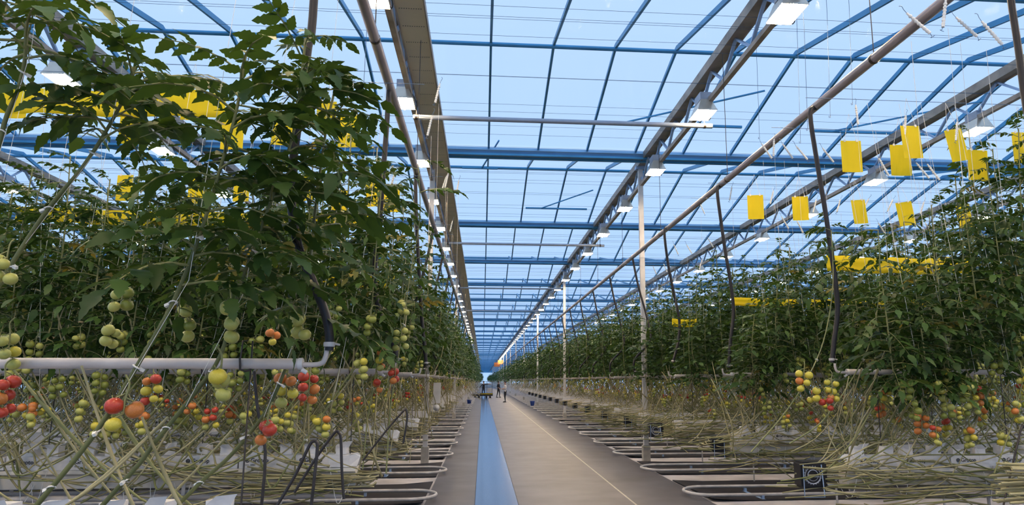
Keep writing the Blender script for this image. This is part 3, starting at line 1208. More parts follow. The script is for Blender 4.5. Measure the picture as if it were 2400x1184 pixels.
def add_truss(plant, loc, kind, ripe, scale, r, colors=None):
    tr = obj('fruit_truss', ped_me[kind], plant, loc, (0, 0, r.uniform(0, 6.28)), scale)
    for i, (p, rad) in enumerate(TRUSS[kind]):
        c = colors[i % len(colors)] if colors else color_for(ripe, i, r)
        obj('tomato', tom_me[c], tr, p, (r.uniform(-0.5, 0.5), r.uniform(-0.5, 0.5), r.uniform(0, 6.28)), rad)
    return tr


# joined trusses for plants too far off to show single fruit
mid_truss = []
for s_ in range(6):
    r = random.Random(900 + s_)
    nb = NPB()
    ripe = (0.15, 0.35, 0.5, 0.7, 0.85, 1.1)[s_]
    lay = TRUSS[s_ % 6]
    for i, (p, rad) in enumerate(lay):
        nb.inst(tom_lo[0] * rad, tom_lo[1], np.eye(3)[None], np.array([p]), color_for(ripe, i, r))
    me = nb.mesh('fruit_cluster', COLORS)
    me.polygons.foreach_set('use_smooth', np.ones(len(me.polygons), dtype=bool))
    mid_truss.append(me)

mb = MB()
mb.tube([(0.014 * math.cos(a), 0.014 * math.sin(a), 0) for a in [i * math.pi / 4 for i in range(8)]], 0.0035, 4, closed=True)
mb.box(0.012, 0.032, -0.006, 0.006, -0.006, 0.006)
clip_me = mb.mesh('stem_clip', 'clip')

# ------------------------------------------------------------------ plants
PZ = 1.2          # height of the stem base above the path
LINE = 0.42       # the two crop lines of a row stand this far from its centre


def stem_path(s_, line, dx, top, r, second=False):
    """local path of a stem: out of the block, lying along the row, climbing aslant to the leafy column and on to the wire"""
    y = line * LINE
    lie = -0.08 - r.uniform(0, 0.22)
    k = 0.5 if not second else 0.7
    p = [(0, 0, 0), (s_ * 0.03, 0.3 * y, 0.12 if not second else 0.05), (s_ * 0.2, 0.75 * y, lie + 0.12), (s_ * max(0.3, dx - 1.0), 1.0 * y * r.uniform(0.8, 1.15), lie)]
    p += [(s_ * (dx - 0.62), y * r.uniform(0.85, 1.1), lie + 0.22), (s_ * (dx - 0.22), y, 0.62), (s_ * dx, y, 1.05)]
    tp = top - PZ
    p += [(s_ * (dx + 0.05), y, 0.5 * (1.05 + tp)), (s_ * (dx + r.uniform(-0.06, 0.1)), y + r.uniform(-0.05, 0.05), tp)]
    return [Vector(q) for q in p]


def path_at_z(path, z):
    for a, b_ in zip(path[:-1], path[1:]):
        if (a.z - z) * (b_.z - z) <= 0 and b_.z > a.z:
            t = (z - a.z) / max(b_.z - a.z, 1e-6)
            return a.lerp(b_, t)
    return path[-1]


VAR = {}
for s_ in (-1, 1):
    for line in (-1, 1):
        for v in range(4):
            r = random.Random(1000 + v * 17 + line * 3 + s_)
            dx = (1.05, 1.4, 1.75, 2.2)[v]
            top = 4.15 + r.uniform(-0.15, 0.2)
            path = spline(stem_path(s_, line, dx, top, r), 4)
            n = len(path)
            mb = MB()
            mb.tube(path, [(0.0098 - 0.0038 * i / n) * r.choice((0.9, 1.0, 1.25)) for i in range(n)], 5)
            stem = mb.mesh('stem', 'stem')
            dx2 = r.uniform(0.7, 1.3)
            p2 = spline(stem_path(-s_ if r.random() < 0.6 else s_, line * r.choice((-1, 1)), dx2, 2.7, r, True), 3)
            mb = MB()
            mb.tube(p2, [(0.0088 - 0.0025 * i / len(p2)) * r.choice((0.9, 1.0, 1.25)) for i in range(len(p2))], 5)
            stem2 = mb.mesh('side_stem', 'stem_pale')
            # leaves: (point, azimuth, elevation, roll, size)
            lv = []
            N = 42
            for i in range(N):
                z = 1.04 + (top - PZ - 1.04) * ((i + 0.5) / N) ** 1.2
                q = path_at_z(path, min(z, path[-1].z - 0.01))
                f = i / N
                lv.append((q, i * 2.4 + r.uniform(-0.5, 0.5), r.uniform(-0.35, 0.35) + 0.25 * f, r.uniform(-0.4, 0.4), r.uniform(0.28, 0.42) * (1.0 - 0.4 * max(0, f - 0.6) / 0.4)))
            nb = NPB()
            for i in range(5):
                sel = [q for j, q in enumerate(lv) if j % 5 == i]
                P = np.array([q[0] for q in sel])
                A = np.array([q[1:5] for q in sel])
                R_ = rotm(A[:, 0], A[:, 1], A[:, 2]) * A[:, 3][:, None, None]
                nb.inst(*leaf_mid[i], R_, P, 0)
            fol = nb.mesh('foliage', ['leaf'])
            mb = MB()
            a = path_at_z(path, 0.55)
            bq = path[-1]
            mb.tube([a, a.lerp(bq, 0.5) + Vector((0.02, 0, 0)), Vector((bq.x, bq.y, 4.65 - PZ))], 0.0022, 3, False)
            tw = mb.mesh('twine', 'twine')
            VAR[(s_, line, v)] = dict(path=path, stem=stem, stem2=stem2, p2=p2, leaves=lv, fol=fol, twine=tw, dx=dx, top=top)

COUNT = {}


def plant(k, sd, x, line, hi, topz, r, idx, lowz=None):
    d = abs(x - (-1.0 if sd < 0 else 3.75))
    inw = sd
    if d < 2.6 or r.random() < 0.5:
        s_ = -inw                      # rooted deeper in the row, leaning towards the path
    else:
        s_ = inw
    v = r.randrange(4)
    V = VAR[(s_, line, v)]
    root = Vector((x - s_ * V['dx'], row_y(k), PZ if sd < 0 else PZ - 0.06))
    t = thing('tomato_plant', f'leafy tomato plant, {nth(idx)} from the path in the {nth(k + 1)} row {SIDE_WORD[sd]}', 'plant', tuple(root), f'tomato plants of the {nth(k + 1)} row {SIDE_WORD[sd]}')
    zs = (topz - root.z) / (V['top'] - PZ)
    t.scale = (1, 1, zs)
    obj('stem', V['stem'], t)
    obj('side_stem', V['stem2'], t)
    if hi:
        obj('twine', V['twine'], t, sc=(1, 1, (4.65 - root.z) / (4.65 - PZ) / zs))
        for q in (0.15, 0.5):
            obj('stem_clip', clip_me, t, path_at_z(V['path'], q), (0.5, 0.3, r.uniform(0, 6)))
        for i, (q, az, el, ro_, sz) in enumerate(V['leaves']):
            me = leaf_hi[r.randrange(9)] if r.random() > 0.03 else leaf_hi_old
            obj('leaf', me, t, q, (ro_, -el, az + r.uniform(-0.4, 0.4)), (sz, sz, sz / zs))
        nt_ = 3
        for i in range(nt_):
            z = (0.46, 0.82, 1.22)[i] + r.uniform(-0.14, 0.14)
            q = path_at_z(V['path'], z)
            add_truss(t, q + Vector((r.uniform(-0.03, 0.03), line * 0.03 - (0.15 if line < 0 else 0.05), 0.02)), r.randrange(6), (0.68, 0.36, 0.14)[i] + r.uniform(-0.22, 0.26), (1, 1, 1 / zs), r)
        if r.random() < 0.3:
            q = path_at_z(V['p2'], 0.4)
            add_truss(t, q + Vector((0, -0.04, 0)), r.randrange(6), 0.6, (1, 1, 1 / zs), r)
    else:
        obj('foliage', V['fol'], t, kind='stuff')
        for i in range(2):
            q = path_at_z(V['path'], (0.42, 0.8)[i] + r.uniform(-0.12, 0.12))
            obj('fruit_truss', mid_truss[min(5, max(0, int((3.4, 1.5)[i] + r.uniform(-2, 1.8))))], t, q + Vector((0, line * 0.03 - 0.04, 0)), (0, 0, r.uniform(0, 6)), (1, 1, 1 / zs))
    return t


ROWS = {-1: [(1, 12), (2, 15), (3, 10), (4, 7), (5, 5), (6, 4), (7, 4), (8, 3), (9, 3)],
        1: [(1, 8), (2, 15), (3, 16), (4, 12), (5, 8), (6, 6), (7, 4), (8, 3), (9, 3), (10, 3)]}
reached = {}
for sd in (-1, 1):
    for k, n in ROWS[sd]:
        r = random.Random(500 + k * 3 + sd)
        xe = -1.05 if sd < 0 else 3.8
        if sd > 0 and k == 1:
            xe = 3.95
        if sd < 0 and k == 0:
            xe = -1.9
        idx = 0
        ps = []
        for i in range(n):
            for line in (-1, 1):
                ps.append((xe + sd * (0.3 * i + (0.15 if line > 0 else 0) + r.uniform(-0.06, 0.06)), line))
        ps.sort(key=lambda q: abs(q[0]) if sd < 0 else q[0])
        reached[(sd, k)] = xe + sd * 0.3 * n
        for x, line in ps:
            idx += 1
            hi = k <= 1 or (k == 2 and line < 0)
            if sd < 0:
                topz = (3.75, 4.2, 4.35)[min(k - 1, 2)] + r.uniform(-0.4, 0.25) + (0.4 if k == 1 and x > -1.7 else 0)
            else:
                if k == 1:
                    topz = 3.05 + min(1.6, max(0, (x - 4.7)) * 1.9) + r.uniform(-0.2, 0.15)
                elif k == 2:
                    topz = 3.95 + r.uniform(-0.3, 0.25) + (0.25 if x > 6.0 else 0) - (0.9 if x < 4.25 else 0)
                else:
                    topz = 4.1 + r.uniform(-0.25, 0.2) - (0.9 if x < 4.2 and k < 5 else 0)
            plant(k, sd, x, line, hi, topz, r, idx)

# hero plants of the nearest row on the left, each stem where the photograph has it
HERO = [
    ('tomato plant with the long bare stem slanting up behind the red and yellow tomatoes', 3.4,
     [(60, 1215), (205, 1040), (280, 927), (331, 841), (405, 710), (466, 557), (522, 375), (556, 250), (575, 130)], 0.92, 28),
    ('tomato plant whose stem bends at the stack of three large pale tomatoes', 3.7,
     [(235, 1190), (324, 1090), (365, 1035), (471, 903), (512, 842), (537, 771), (567, 660), (613, 532), (650, 430), (690, 300), (712, 130), (716, 90)], 0.95, 46),
    ('tomato plant with a thin stem rising to the four green tomatoes near the hose', 4.1,
     [(411, 1190), (473, 1128), (531, 1077), (571, 1033), (612, 981), (643, 927), (667, 869), (694, 780), (722, 640), (740, 480), (765, 300), (790, 190)], 1.0, 34),
    ('tomato plant leaning over the wide yellow ribbon at the upper left', 3.6,
     [(-70, 800), (-20, 700), (50, 583), (120, 480), (187, 400), (238, 325), (284, 243), (309, 187), (318, 140)], 0.95, 20),
    ('tomato plant whose leafy tip reaches the top left corner', 3.3,
     [(-80, 640), (-30, 460), (10, 289), (40, 215), (58, 142), (62, 60), (75, -30)], 0.95, 18),
]
HT = [[(0, (290, 968), 3.38, 3, [4, 3, 2], 1.18)],
      [(1, (516, 895), 3.66, 3, [2, 1, 1], 1.28), (1, (540, 735), 3.66, 0, [1, 1, 1, 1, 1], 1.1)],
      [(2, (625, 1015), 4.05, 3, [4, 4, 3], 1.1), (2, (710, 762), 4.05, 2, [1, 1, 1, 1], 1.1), (2, (672, 905), 4.2, 0, [3, 3, 2, 2, 1], 1.0)],
      [(3, (20, 815), 3.9, 0, [1, 1, 2, 1, 1], 0.95)],
      []]
EXTRA = {0: [((440, 745), 3.8, 0, [1, 1, 1, 0, 1], 1.0), ((358, 905), 5.0, 1, [4, 3, 2, 2, 2, 4], 0.95)],
         1: [((725, 900), 4.6, 1, [4, 4, 4, 3, 4, 3], 0.95)],
         2: [((640, 800), 4.7, 3, [3, 3, 2], 0.85)],
         3: [((285, 705), 3.9, 2, [0, 1, 0, 1], 0.95), ((255, 795), 4.2, 2, [1, 1, 1, 1], 0.9)],
         4: [((12, 640), 3.2, 2, [1, 1, 1, 1], 0.9), ((8, 920), 3.5, 1, [4, 4, 4, 3, 4, 4], 0.9)]}
for h, (lab, Y, px, dens, nl) in enumerate(HERO):
    r = random.Random(3100 + h)
    pts = [at_y(x, y, Y) for x, y in px]
    root = pts[0].copy()
    t = thing('tomato_plant', lab, 'plant', tuple(root), 'tomato plants of the first row left of the path')
    path = spline([p - root for p in pts], 5)
    n = len(path)
    mb = MB()
    mb.tube(path, [0.0115 - 0.005 * i / n for i in range(n)], 7)
    obj('stem', mb.mesh('stem', 'stem_green'), t)
    mb = MB()
    q0 = path_at_z(path, 1.0)
    q1 = path[-1]
    mb.tube([path_at_z(path, 0.45) + Vector((0.012, -0.012, 0)), q0 + Vector((0.03, -0.01, 0)), Vector((q1.x, q1.y + 0.05, 4.65 - root.z))], 0.0014, 3, False)
    obj('twine', mb.mesh('twine', 'twine'), t)
    for z in (0.12, 0.35, 0.62, 0.9, 1.2):
        if z < path[-1].z:
            obj('stem_clip', clip_me, t, path_at_z(path, z), (0.4, 0.4, r.uniform(0, 6)), 1.15)
    lo = max(0.95, path[0].z + 0.3)
    hi_ = path[-1].z
    for i in range(nl):
        z = lo + (hi_ - lo) * ((i + 0.6) / nl) ** 0.95
        q = path_at_z(path, min(z, hi_ - 0.005))
        f = i / nl
        sz = r.uniform(0.30, 0.47) * (1 - 0.25 * max(0, f - 0.75) / 0.25)
        obj('leaf', leaf_hi[r.randrange(9)] if r.random() > 0.04 else leaf_hi_old, t, q, (r.uniform(-0.5, 0.5), -r.uniform(-0.3, 0.4) - 0.3 * f, i * 2.4 + r.uniform(-0.5, 0.5)), sz)
    for spec in HT[h]:
        _, p, yy, kind, colors, sc = spec
        w = at_y(p[0], p[1], yy)
        add_truss(t, w - root + Vector((0, 0, 0.10)), kind, 0.5, sc, r, colors)
    for p, yy, kind, colors, sc in EXTRA.get(h, []):
        w = at_y(p[0], p[1], yy)
        add_truss(t, w - root + Vector((0, 0, 0.10)), kind, 0.5, sc, r, colors)

# hero trusses on bare hanging stems in front of the second and third rows
HERO2 = [
    ('bare tomato stem carrying a column of green tomatoes above the white pipe end', 7.0, [(905, 1110), (915, 960), (930, 860), (945, 760), (962, 640)],
     [((940, 785), 4, [1, 1, 1, 1, 1, 1]), ((948, 720), 2, [1, 1, 1, 1]), ((926, 880), 2, [4, 4, 4, 3])]),
    ('bare tomato stem with an orange to red column beside the white pipe end', 7.1, [(850, 1100), (862, 980), (880, 880), (893, 800), (900, 700)],
     [((889, 832), 1, [4, 3, 4, 2, 3, 1]), ((884, 905), 3, [4, 3, 3])]),
    ('bare tomato stem with three red tomatoes above the end of the black box', 6.95, [(1850, 1040), (1925, 990), (1990, 900), (2040, 800)],
     [((1937, 948), 3, [4, 4, 4]), ((1950, 905), 4, [2, 2, 2, 2, 3, 2])]),
    ('bare tomato stem with a tight bunch of orange tomatoes low over the slabs', 6.9, [(2030, 1080), (2130, 1010), (2200, 900), (2235, 760)],
     [((2160, 985), 0, [3, 3, 3, 3, 3]), ((2215, 880), 1, [1, 2, 1, 1, 2, 1])]),
    ('bare tomato stem with dark red and yellow tomatoes right of the orange bunch', 6.9, [(2200, 1060), (2280, 990), (2330, 880), (2360, 760)],
     [((2285, 915), 4, [4, 4, 2, 3, 2, 3]), ((2205, 925), 5, [2, 2, 1, 2, 1])]),
    ('bare tomato stem with lime tomatoes at the right edge of the picture', 6.6, [(2330, 1110), (2370, 1000), (2400, 880), (2430, 760)],
     [((2385, 955), 4, [1, 2, 3, 1, 1, 2]), ((2396, 880), 2, [1, 1, 2, 1])]),
    ('bare tomato stem with lime and orange tomatoes left of the red trio', 7.0, [(1760, 1060), (1830, 980), (1885, 900), (1930, 800)],
     [((1885, 885), 5, [2, 2, 3, 2, 2]), ((1905, 925), 2, [2, 3, 2, 2])]),
    ('bare tomato stem with orange and lime tomatoes behind the first right hand row', 7.5, [(1960, 1050), (2030, 980), (2080, 900), (2100, 780)],
     [((2075, 925), 2, [3, 2, 2, 1]), ((2105, 850), 0, [1, 1, 2, 1, 1]), ((2066, 962), 2, [3, 4, 3, 3])]),
]
for lab, Y, px, trs in HERO2:
    r = random.Random(sum(map(ord, lab)))
    px = px + [(px[-1][0] + 22, px[-1][1] - 130), (px[-1][0] + 18, px[-1][1] - 260)]
    pts = [at_y(x, y, Y + 0.06 * i) for i, (x, y) in enumerate(px)]
    root = pts[0].copy()
    t = thing('tomato_plant', lab, 'plant', tuple(root), 'tomato plants with fruit hanging in front of the rows')
    path = spline([p - root for p in pts], 5)
    n = len(path)
    mb = MB()
    mb.tube(path, [0.0072 - 0.0025 * i / n for i in range(n)], 6)
    obj('stem', mb.mesh('stem', 'stem'), t)
    for i in range(5):
        q = path[-1 - i]
        obj('leaf', leaf_hi[r.randrange(9)], t, q, (r.uniform(-0.4, 0.4), r.uniform(-0.3, 0.3), r.uniform(0, 6.28)), r.uniform(0.3, 0.42))
    for p, kind, colors in trs:
        w = at_y(p[0], p[1], Y - 0.05)
        add_truss(t, w - root + Vector((0, 0, 0.1)), kind, 0.5, 1.08, r, colors)
    obj('stem_clip', clip_me, t, path[n // 2], (0.3, 0.4, 1))

# the rest of the crop, one mass that reaches to the end of the hall
lt, lm, trs_t, trs_c, st_pts = [], [], [], [], MB()
lmats = [[] for _ in range(5)]
lpos = [[] for _ in range(5)]
fr_pos = [[] for _ in COLORS]
st_mb = MB()
st_mb.smooth = False


def far_plant(x, Y, top, nleaf, size, r, nfruit, nstem, sd):
    for i in range(nleaf):
        z = 2.0 + (top - 2.0) * (i + r.random()) / nleaf
        j = r.randrange(5)
        lpos[j].append((x + r.uniform(-0.12, 0.12), Y + r.uniform(-0.1, 0.1), z))
        lmats[j].append((r.uniform(0, 6.28), r.uniform(-0.3, 0.5), r.uniform(-0.4, 0.4), size * r.uniform(0.8, 1.2)))
    for i in range(nfruit):
        z = r.uniform(1.45, 2.3)
        c = color_for(0.85 - (z - 1.45) * 0.9, 1, r)
        for q in range(4):
            fr_pos[c if q < 3 else max(0, c - 1)].append((x + r.uniform(-0.06, 0.06), Y - 0.1 + r.uniform(-0.08, 0.08), z - q * 0.055))
    for i in range(nstem):
        a = r.uniform(-1, 1)
        st_mb.tube([(x + a, Y + r.uniform(-0.2, 0.2), r.uniform(0.85, 1.2)), (x + a * 0.5, Y + r.uniform(-0.1, 0.1), r.uniform(1.2, 1.5)), (x, Y, 2.1)], 0.011, 3, False)


r = random.Random(77)
for sd in (-1, 1):
    for k in range(2, 150):
        Yk = row_y(k)
        xe = reached.get((sd, k), -1.05 if sd < 0 else 3.8)
        if k < 12:
            xend = (-min(0.72 * Yk + 1, 24.0)) if sd < 0 else min(0.80 * Yk + 1, 24.0)
            nl, sz, sp, nf, ns = 22, 0.46, 0.34, 2, 2
        elif k < 24:
            xend = xe + sd * 3.0
            nl, sz, sp, nf, ns = 20, 0.5, 0.4, 2, 2
        elif k < 50:
            xend = xe + sd * 2.0
            nl, sz, sp, nf, ns = 12, 0.65, 0.5, 1, 1
        else:
            xend = xe + sd * 1.6
            nl, sz, sp, nf, ns = 7, 0.95, 0.8, 1, 1
        x = xe
        while (x - xend) * sd < 0:
            for line in (-1, 1):
                if k < 30 or line < 0:
                    far_plant(x + r.uniform(-0.08, 0.08), Yk + line * LINE, (4.25 if sd < 0 else 4.0) + r.uniform(-0.25, 0.2), nl, sz, r, nf if line < 0 else 0, ns, sd)
            x += sd * sp
nb = NPB()
for j in range(5):
    P = np.array(lpos[j])
    A = np.array(lmats[j])
    nb.inst(*leaf_mid[j], rotm(A[:, 0], A[:, 1], A[:, 2]) * A[:, 3][:, None, None], P, 0)
octv = np.array([(1, 0, 0), (-1, 0, 0), (0, 1, 0), (0, -1, 0), (0, 0, 1), (0, 0, -1)], float) * 0.038
octf = np.array([(0, 2, 4), (2, 1, 4), (1, 3, 4), (3, 0, 4), (2, 0, 5), (1, 2, 5), (3, 1, 5), (0, 3, 5)])
tlv, tlf = tom_lo
for c in range(5):
    P = np.array(fr_pos[c])
    near = P[:, 1] < 45
    nb.inst(tlv * 0.036, tlf, np.repeat(np.eye(3)[None], near.sum(), 0), P[near], 2 + c)
    nb.inst(octv, octf, np.repeat(np.eye(3)[None], (~near).sum(), 0), P[~near], 2 + c)
sv, sf = tri_arrays(st_mb)
nb.inst(sv, sf, np.eye(3)[None], np.zeros((1, 3)), 1)
tag(obj('distant_tomato_crop', nb.mesh('distant_tomato_crop', ['leaf', 'stem_pale'] + COLORS)),
    'dense tomato crop deeper in the rows and on to the far end of the path', 'crop', kind='stuff')

# ------------------------------------------------------------------ bundles of bare stems bent round the row ends
for sd in (-1, 1):
    for k in range(1, 9):
        Y = row_y(k)
        xe = -0.98 if sd < 0 else 3.08
        r = random.Random(k * 5 + sd)
        t = thing('stem_bundle', f'bundle of bare stems at the end of the {nth(k + 1)} row {SIDE_WORD[sd]}', 'stems', (xe, Y, 0.95), 'bare stem bundles')
        ns = ((26 if sd < 0 else 17) if k < 4 else 12)
        for i in range(ns):
            w = r.uniform(0.06, 0.36)
            zz = r.uniform(-0.12, 0.12)
            L1, L2 = r.uniform(0.6, 2.6), r.uniform(0.3, 1.6)
            e = r.uniform(-0.02, 0.25)
            f_ = r.choice((-1, -1, 1))
            p = [(sd * L1, f_ * (w + r.uniform(-0.1, 0.15)), zz + (r.uniform(-0.1, 0.35) if sd < 0 else r.uniform(-0.3, 0.0))), (sd * L1 * 0.6, f_ * (w + r.uniform(-0.08, 0.08)), zz + r.uniform(-0.12, 0.12)), (sd * (e + 0.3), f_ * w * 0.8, zz * 0.8 + r.uniform(-0.03, 0.03))]
            if r.random() < (0.55 if sd < 0 else 0.2):
                p += [(sd * (e + 0.06), f_ * w * 0.6, zz * 0.6), (sd * e, 0, zz * 0.6 + 0.02), (sd * (e + 0.08), -f_ * w * 0.6, zz * 0.7), (sd * (e + L2), -f_ * w, zz + r.uniform(-0.05, 0.3))]
            else:
                p += [(sd * (e * 0.4 + 0.05), f_ * w * 0.35 + r.uniform(-0.03, 0.03), zz * 0.5 + r.uniform(-0.02, 0.02)), (sd * (e * 0.3 - 0.03), f_ * w * 0.2, zz * 0.5 + r.uniform(-0.02, 0.03))]
            mb = MB()
            sp_ = spline(p, 3)
            r0 = r.uniform(0.0055, 0.0085)
            mb.tube(sp_, [r0 * r.choice((0.85, 0.9, 1.0, 1.35)) for _ in sp_], 5)
            obj('bare_stem', mb.mesh('bare_stem', 'stem_pale'), t)
t = thing('stem_bundle', 'thick bunch of stem ends pointing at the viewer in the lower right corner', 'stems', (3.86, 5.45, 1.1), 'bare stem bundles')
r = random.Random(8)
for i in range(22):
    a, b_ = r.uniform(-0.12, 0.10), r.uniform(-0.17, 0.15)
    p = [(r.uniform(-0.03, 0.1), a, b_), (0.3, a * 1.2, b_ * 0.9), (0.8, a + r.uniform(-0.1, 0.1), b_ + r.uniform(-0.1, 0.1)), (1.6, a + r.uniform(-0.2, 0.2), b_ + r.uniform(-0.1, 0.3))]
    mb = MB()
    sp_ = spline(p, 4)
    mb.tube(sp_, [0.0095 * r.choice((0.9, 1.0, 1.3)) for _ in sp_], 6)
    obj('bare_stem', mb.mesh('bare_stem', 'stem_pale'), t)
# tangle of bare stems along the near rows
for sd in (-1, 1):
    for k in range(0, 7):
        if sd > 0 and k == 0:
            continue
        Y = row_y(k)
        xe = -1.0 if sd < 0 else 3.5
        L = row_len(k, sd)
        r = random.Random(k * 13 + sd * 3 + 5)
        t = thing('stem_tangle', f'tangle of lowered bare stems lying along the {nth(k + 1)} row {SIDE_WORD[sd]}', 'stems', (xe, Y, 1.0), 'tangles of lowered stems')
        for i in range(12 if k else 0):     # steeper stems crowding the row end
            x = sd * r.uniform(-0.12, 0.7)
            p = [(x, r.uniform(-0.4, 0.4), r.uniform(-0.25, 0.0)), (x + r.uniform(-0.12, 0.12), r.uniform(-0.4, 0.4), r.uniform(0.2, 0.45)), (x + r.uniform(-0.25, 0.25) + sd * 0.1, r.choice((-1, 1)) * r.uniform(0.3, 0.45), r.uniform(0.8, 1.15))]
            mb = MB()
            sp_ = spline(p, 4)
            r0 = r.uniform(0.005, 0.008)
            mb.tube(sp_, [r0 * r.choice((0.85, 1.0, 1.3)) for _ in sp_], 4)
            obj('bare_stem', mb.mesh('bare_stem', 'stem_pale'), t)
        for i in range(30 if sd > 0 else 10):     # long stems sagging out over the gutter end
            x = sd * r.uniform(-0.75, 0.4)
            L_ = r.uniform(0.9, 2.6)
            y_ = r.uniform(-0.55, 0.2)
            z_ = r.uniform(-0.42, 0.1)
            if sd < 0:
                x = sd * r.uniform(0.0, 0.5)
            p = [(x, y_, z_), (x + sd * L_ * 0.3, y_ + r.uniform(-0.08, 0.08), z_ + r.uniform(-0.08, 0.1)), (x + sd * L_ * 0.7, y_ + r.uniform(-0.12, 0.12), z_ + r.uniform(-0.1, 0.2)), (x + sd * L_, y_ * 0.7, z_ + r.uniform(-0.12, 0.2))]
            mb = MB()
            sp_ = spline(p, 4)
            r0 = r.uniform(0.005, 0.008)
            mb.tube(sp_, [r0 * r.choice((0.85, 1.0, 1.35)) for _ in sp_], 4)
            obj('bare_stem', mb.mesh('bare_stem', 'stem_pale' if r.random() < 0.5 else 'stem'), t)
        for i in range(int((19 if k else 11) * L * (1.25 if sd > 0 else 1)) if k < 4 else 70):
            x = sd * r.uniform(-0.05 if sd < 0 else -0.5, L)
            dx = r.choice((-1, 1)) * r.uniform(0.35, 1.3)
            if (x + dx) * sd < (0.05 if sd < 0 else -0.5):
                dx = -dx
            yy = r.choice((-1, 1)) * r.uniform(0.15, 0.5)
            z0 = r.uniform(-0.22, 0.15)
            up = r.random()
            z1 = z0 + (r.uniform(0.5, 0.95) if up < 0.55 else r.uniform(-0.06, 0.2))
            bw = r.uniform(-0.1, 0.1)
            p = [(x, yy, z0), (x + dx * 0.35, yy + bw, z0 + (z1 - z0) * 0.15 + r.uniform(-0.04, 0.04)), (x + dx * 0.7, yy + bw * 0.6, z0 + (z1 - z0) * 0.55), (x + dx, yy * 0.9, z1)]
            mb = MB()
            sp_ = spline(p, 3)
            r0 = r.uniform(0.0055, 0.0085)
            mb.tube(sp_, [r0 * r.choice((0.85, 0.9, 1.0, 1.35)) for _ in sp_], 4 if k > 2 else 5)
            obj('bare_stem', mb.mesh('bare_stem', 'stem_pale' if r.random() < 0.7 else 'stem'), t)

# ------------------------------------------------------------------ crop wires, twine hooks, yellow cards and ribbons
for sd in (-1, 1):
    for k in range(0, 10):
        for line in (-1, 1):
            Y = row_y(k) + line * 0.45
            xe = -0.9 if sd < 0 else 3.5
            mb = MB()
            mb.tube([(0, 0, 0), (sd * (row_len(k, sd) + 3), 0, 0)], 0.003, 4, False)
            tag(obj('crop_wire', mb.mesh('crop_wire', 'wire'), None, (xe - sd * 0.3, Y, 4.66)), f'thin crop wire over the {"front" if line < 0 else "back"} of the {nth(k + 1)} row {SIDE_WORD[sd]}', 'wire', 'crop wires')

mb = MB()
mb.tube([(0, 0, 0.02), (0, 0, -0.19)], [0.007, 0.011, ], 7)
for i in range(7):
    z = -0.015 - i * 0.025
    mb.lathe([(0.0105, z + 0.008), (0.0135, z), (0.0105, z - 0.008)], 7)
spool_me = mb.mesh('wound_twine', 'twine')
mb = MB()
mb.tube(spline([(0.0, 0, 0.09), (0.012, 0, 0.075), (0, 0, 0.02), (0, 0, -0.19), (-0.02, 0, -0.215), (0.01, 0, -0.22)], 3), 0.0022, 4)
hook_me = mb.mesh('hook_wire', 'wire')
mb = MB()
mb.tube([(0.0, 0, -0.19), (0.0, 0, -1.3)], 0.0018, 3, False)
tail_tw = mb.mesh('loose_twine', 'twine')
HOOKS = [(2130, 35, 4.45, 0.7), (2216, 5, 4.45, -0.2), (2245, 45, 4.85, 0.8), (2305, 55, 4.45, 0.6)]
HOOKS += [(2006, 250, 7.0, 0.05), (2123, 275, 7.0, -0.15), (1787, 340, 8, 0.6), (1814, 330, 8, -0.1), (1836, 340, 8, 0.55), (1868, 345, 8, 0.6), (1930, 350, 8, 0.6), (2062, 375, 7.2, 0.5), (2150, 385, 7.2, 0.6), (2176, 388, 7.2, 0.55),
          (2243, 290, 7.0, -0.2), (1812, 450, 10.3, -0.3), (1833, 510, 10.6, 0.5), (1869, 520, 10.6, 0.5), (1913, 470, 10.2, -0.3), (1969, 470, 10.2, -0.35), (2035, 468, 10.2, -0.5), (2092, 470, 10.2, -0.5), (2165, 475, 10.2, -0.4), (2060, 525, 10.6, 0.6), (2170, 525, 10.6, 0.6),
          (1715, 440, 10.2, -0.2), (1642, 480, 13.5, 0.4), (1660, 560, 13.9, 0.5), (1610, 575, 13.9, 0.5), (1580, 575, 13.9, 0.4), (1556, 620, 17, 0.4), (1531, 625, 17, 0.4), (1645, 610, 13.9, -0.3),
          (1030, 200, 7.0, -0.2), (1012, 275, 7.0, -0.2), (827, 200, 7.0, -0.15), (925, 405, 8.0, -0.2), (1046, 415, 10.4, -0.3), (1060, 520, 13.5, -0.2), (1050, 410, 10.2, -0.2), (1075, 425, 10.3, -0.15)]
HK = {-1: 0, 1: 0}
hk_cnt = 0
for (px, py, Y, tilt) in HOOKS:
    w = at_y(px, py, Y)
    hk_cnt += 1
    near = 'over the path edge right' if w.x > 1 else 'over the left row ends'
    row = min(range(10), key=lambda q: abs(row_y(q) - Y))
    HK[(w.x > 1, row)] = HK.get((w.x > 1, row), 0) + 1
    t = thing('twine_hook', f'white twine-wound hook, {nth(HK[(w.x > 1, row)])} of those hanging above the {nth(row + 1)} row {SIDE_WORD[1 if w.x > 1 else -1]}', 'hook', tuple(w), 'white twine hooks')
    t.rotation_euler = (0, -tilt, rng.uniform(-0.3, 0.3))
    obj('wound_twine', spool_me, t)
    obj('hook_wire', hook_me, t)
    obj('loose_twine', tail_tw, t, (0, 0, 0), (0, tilt, 0))

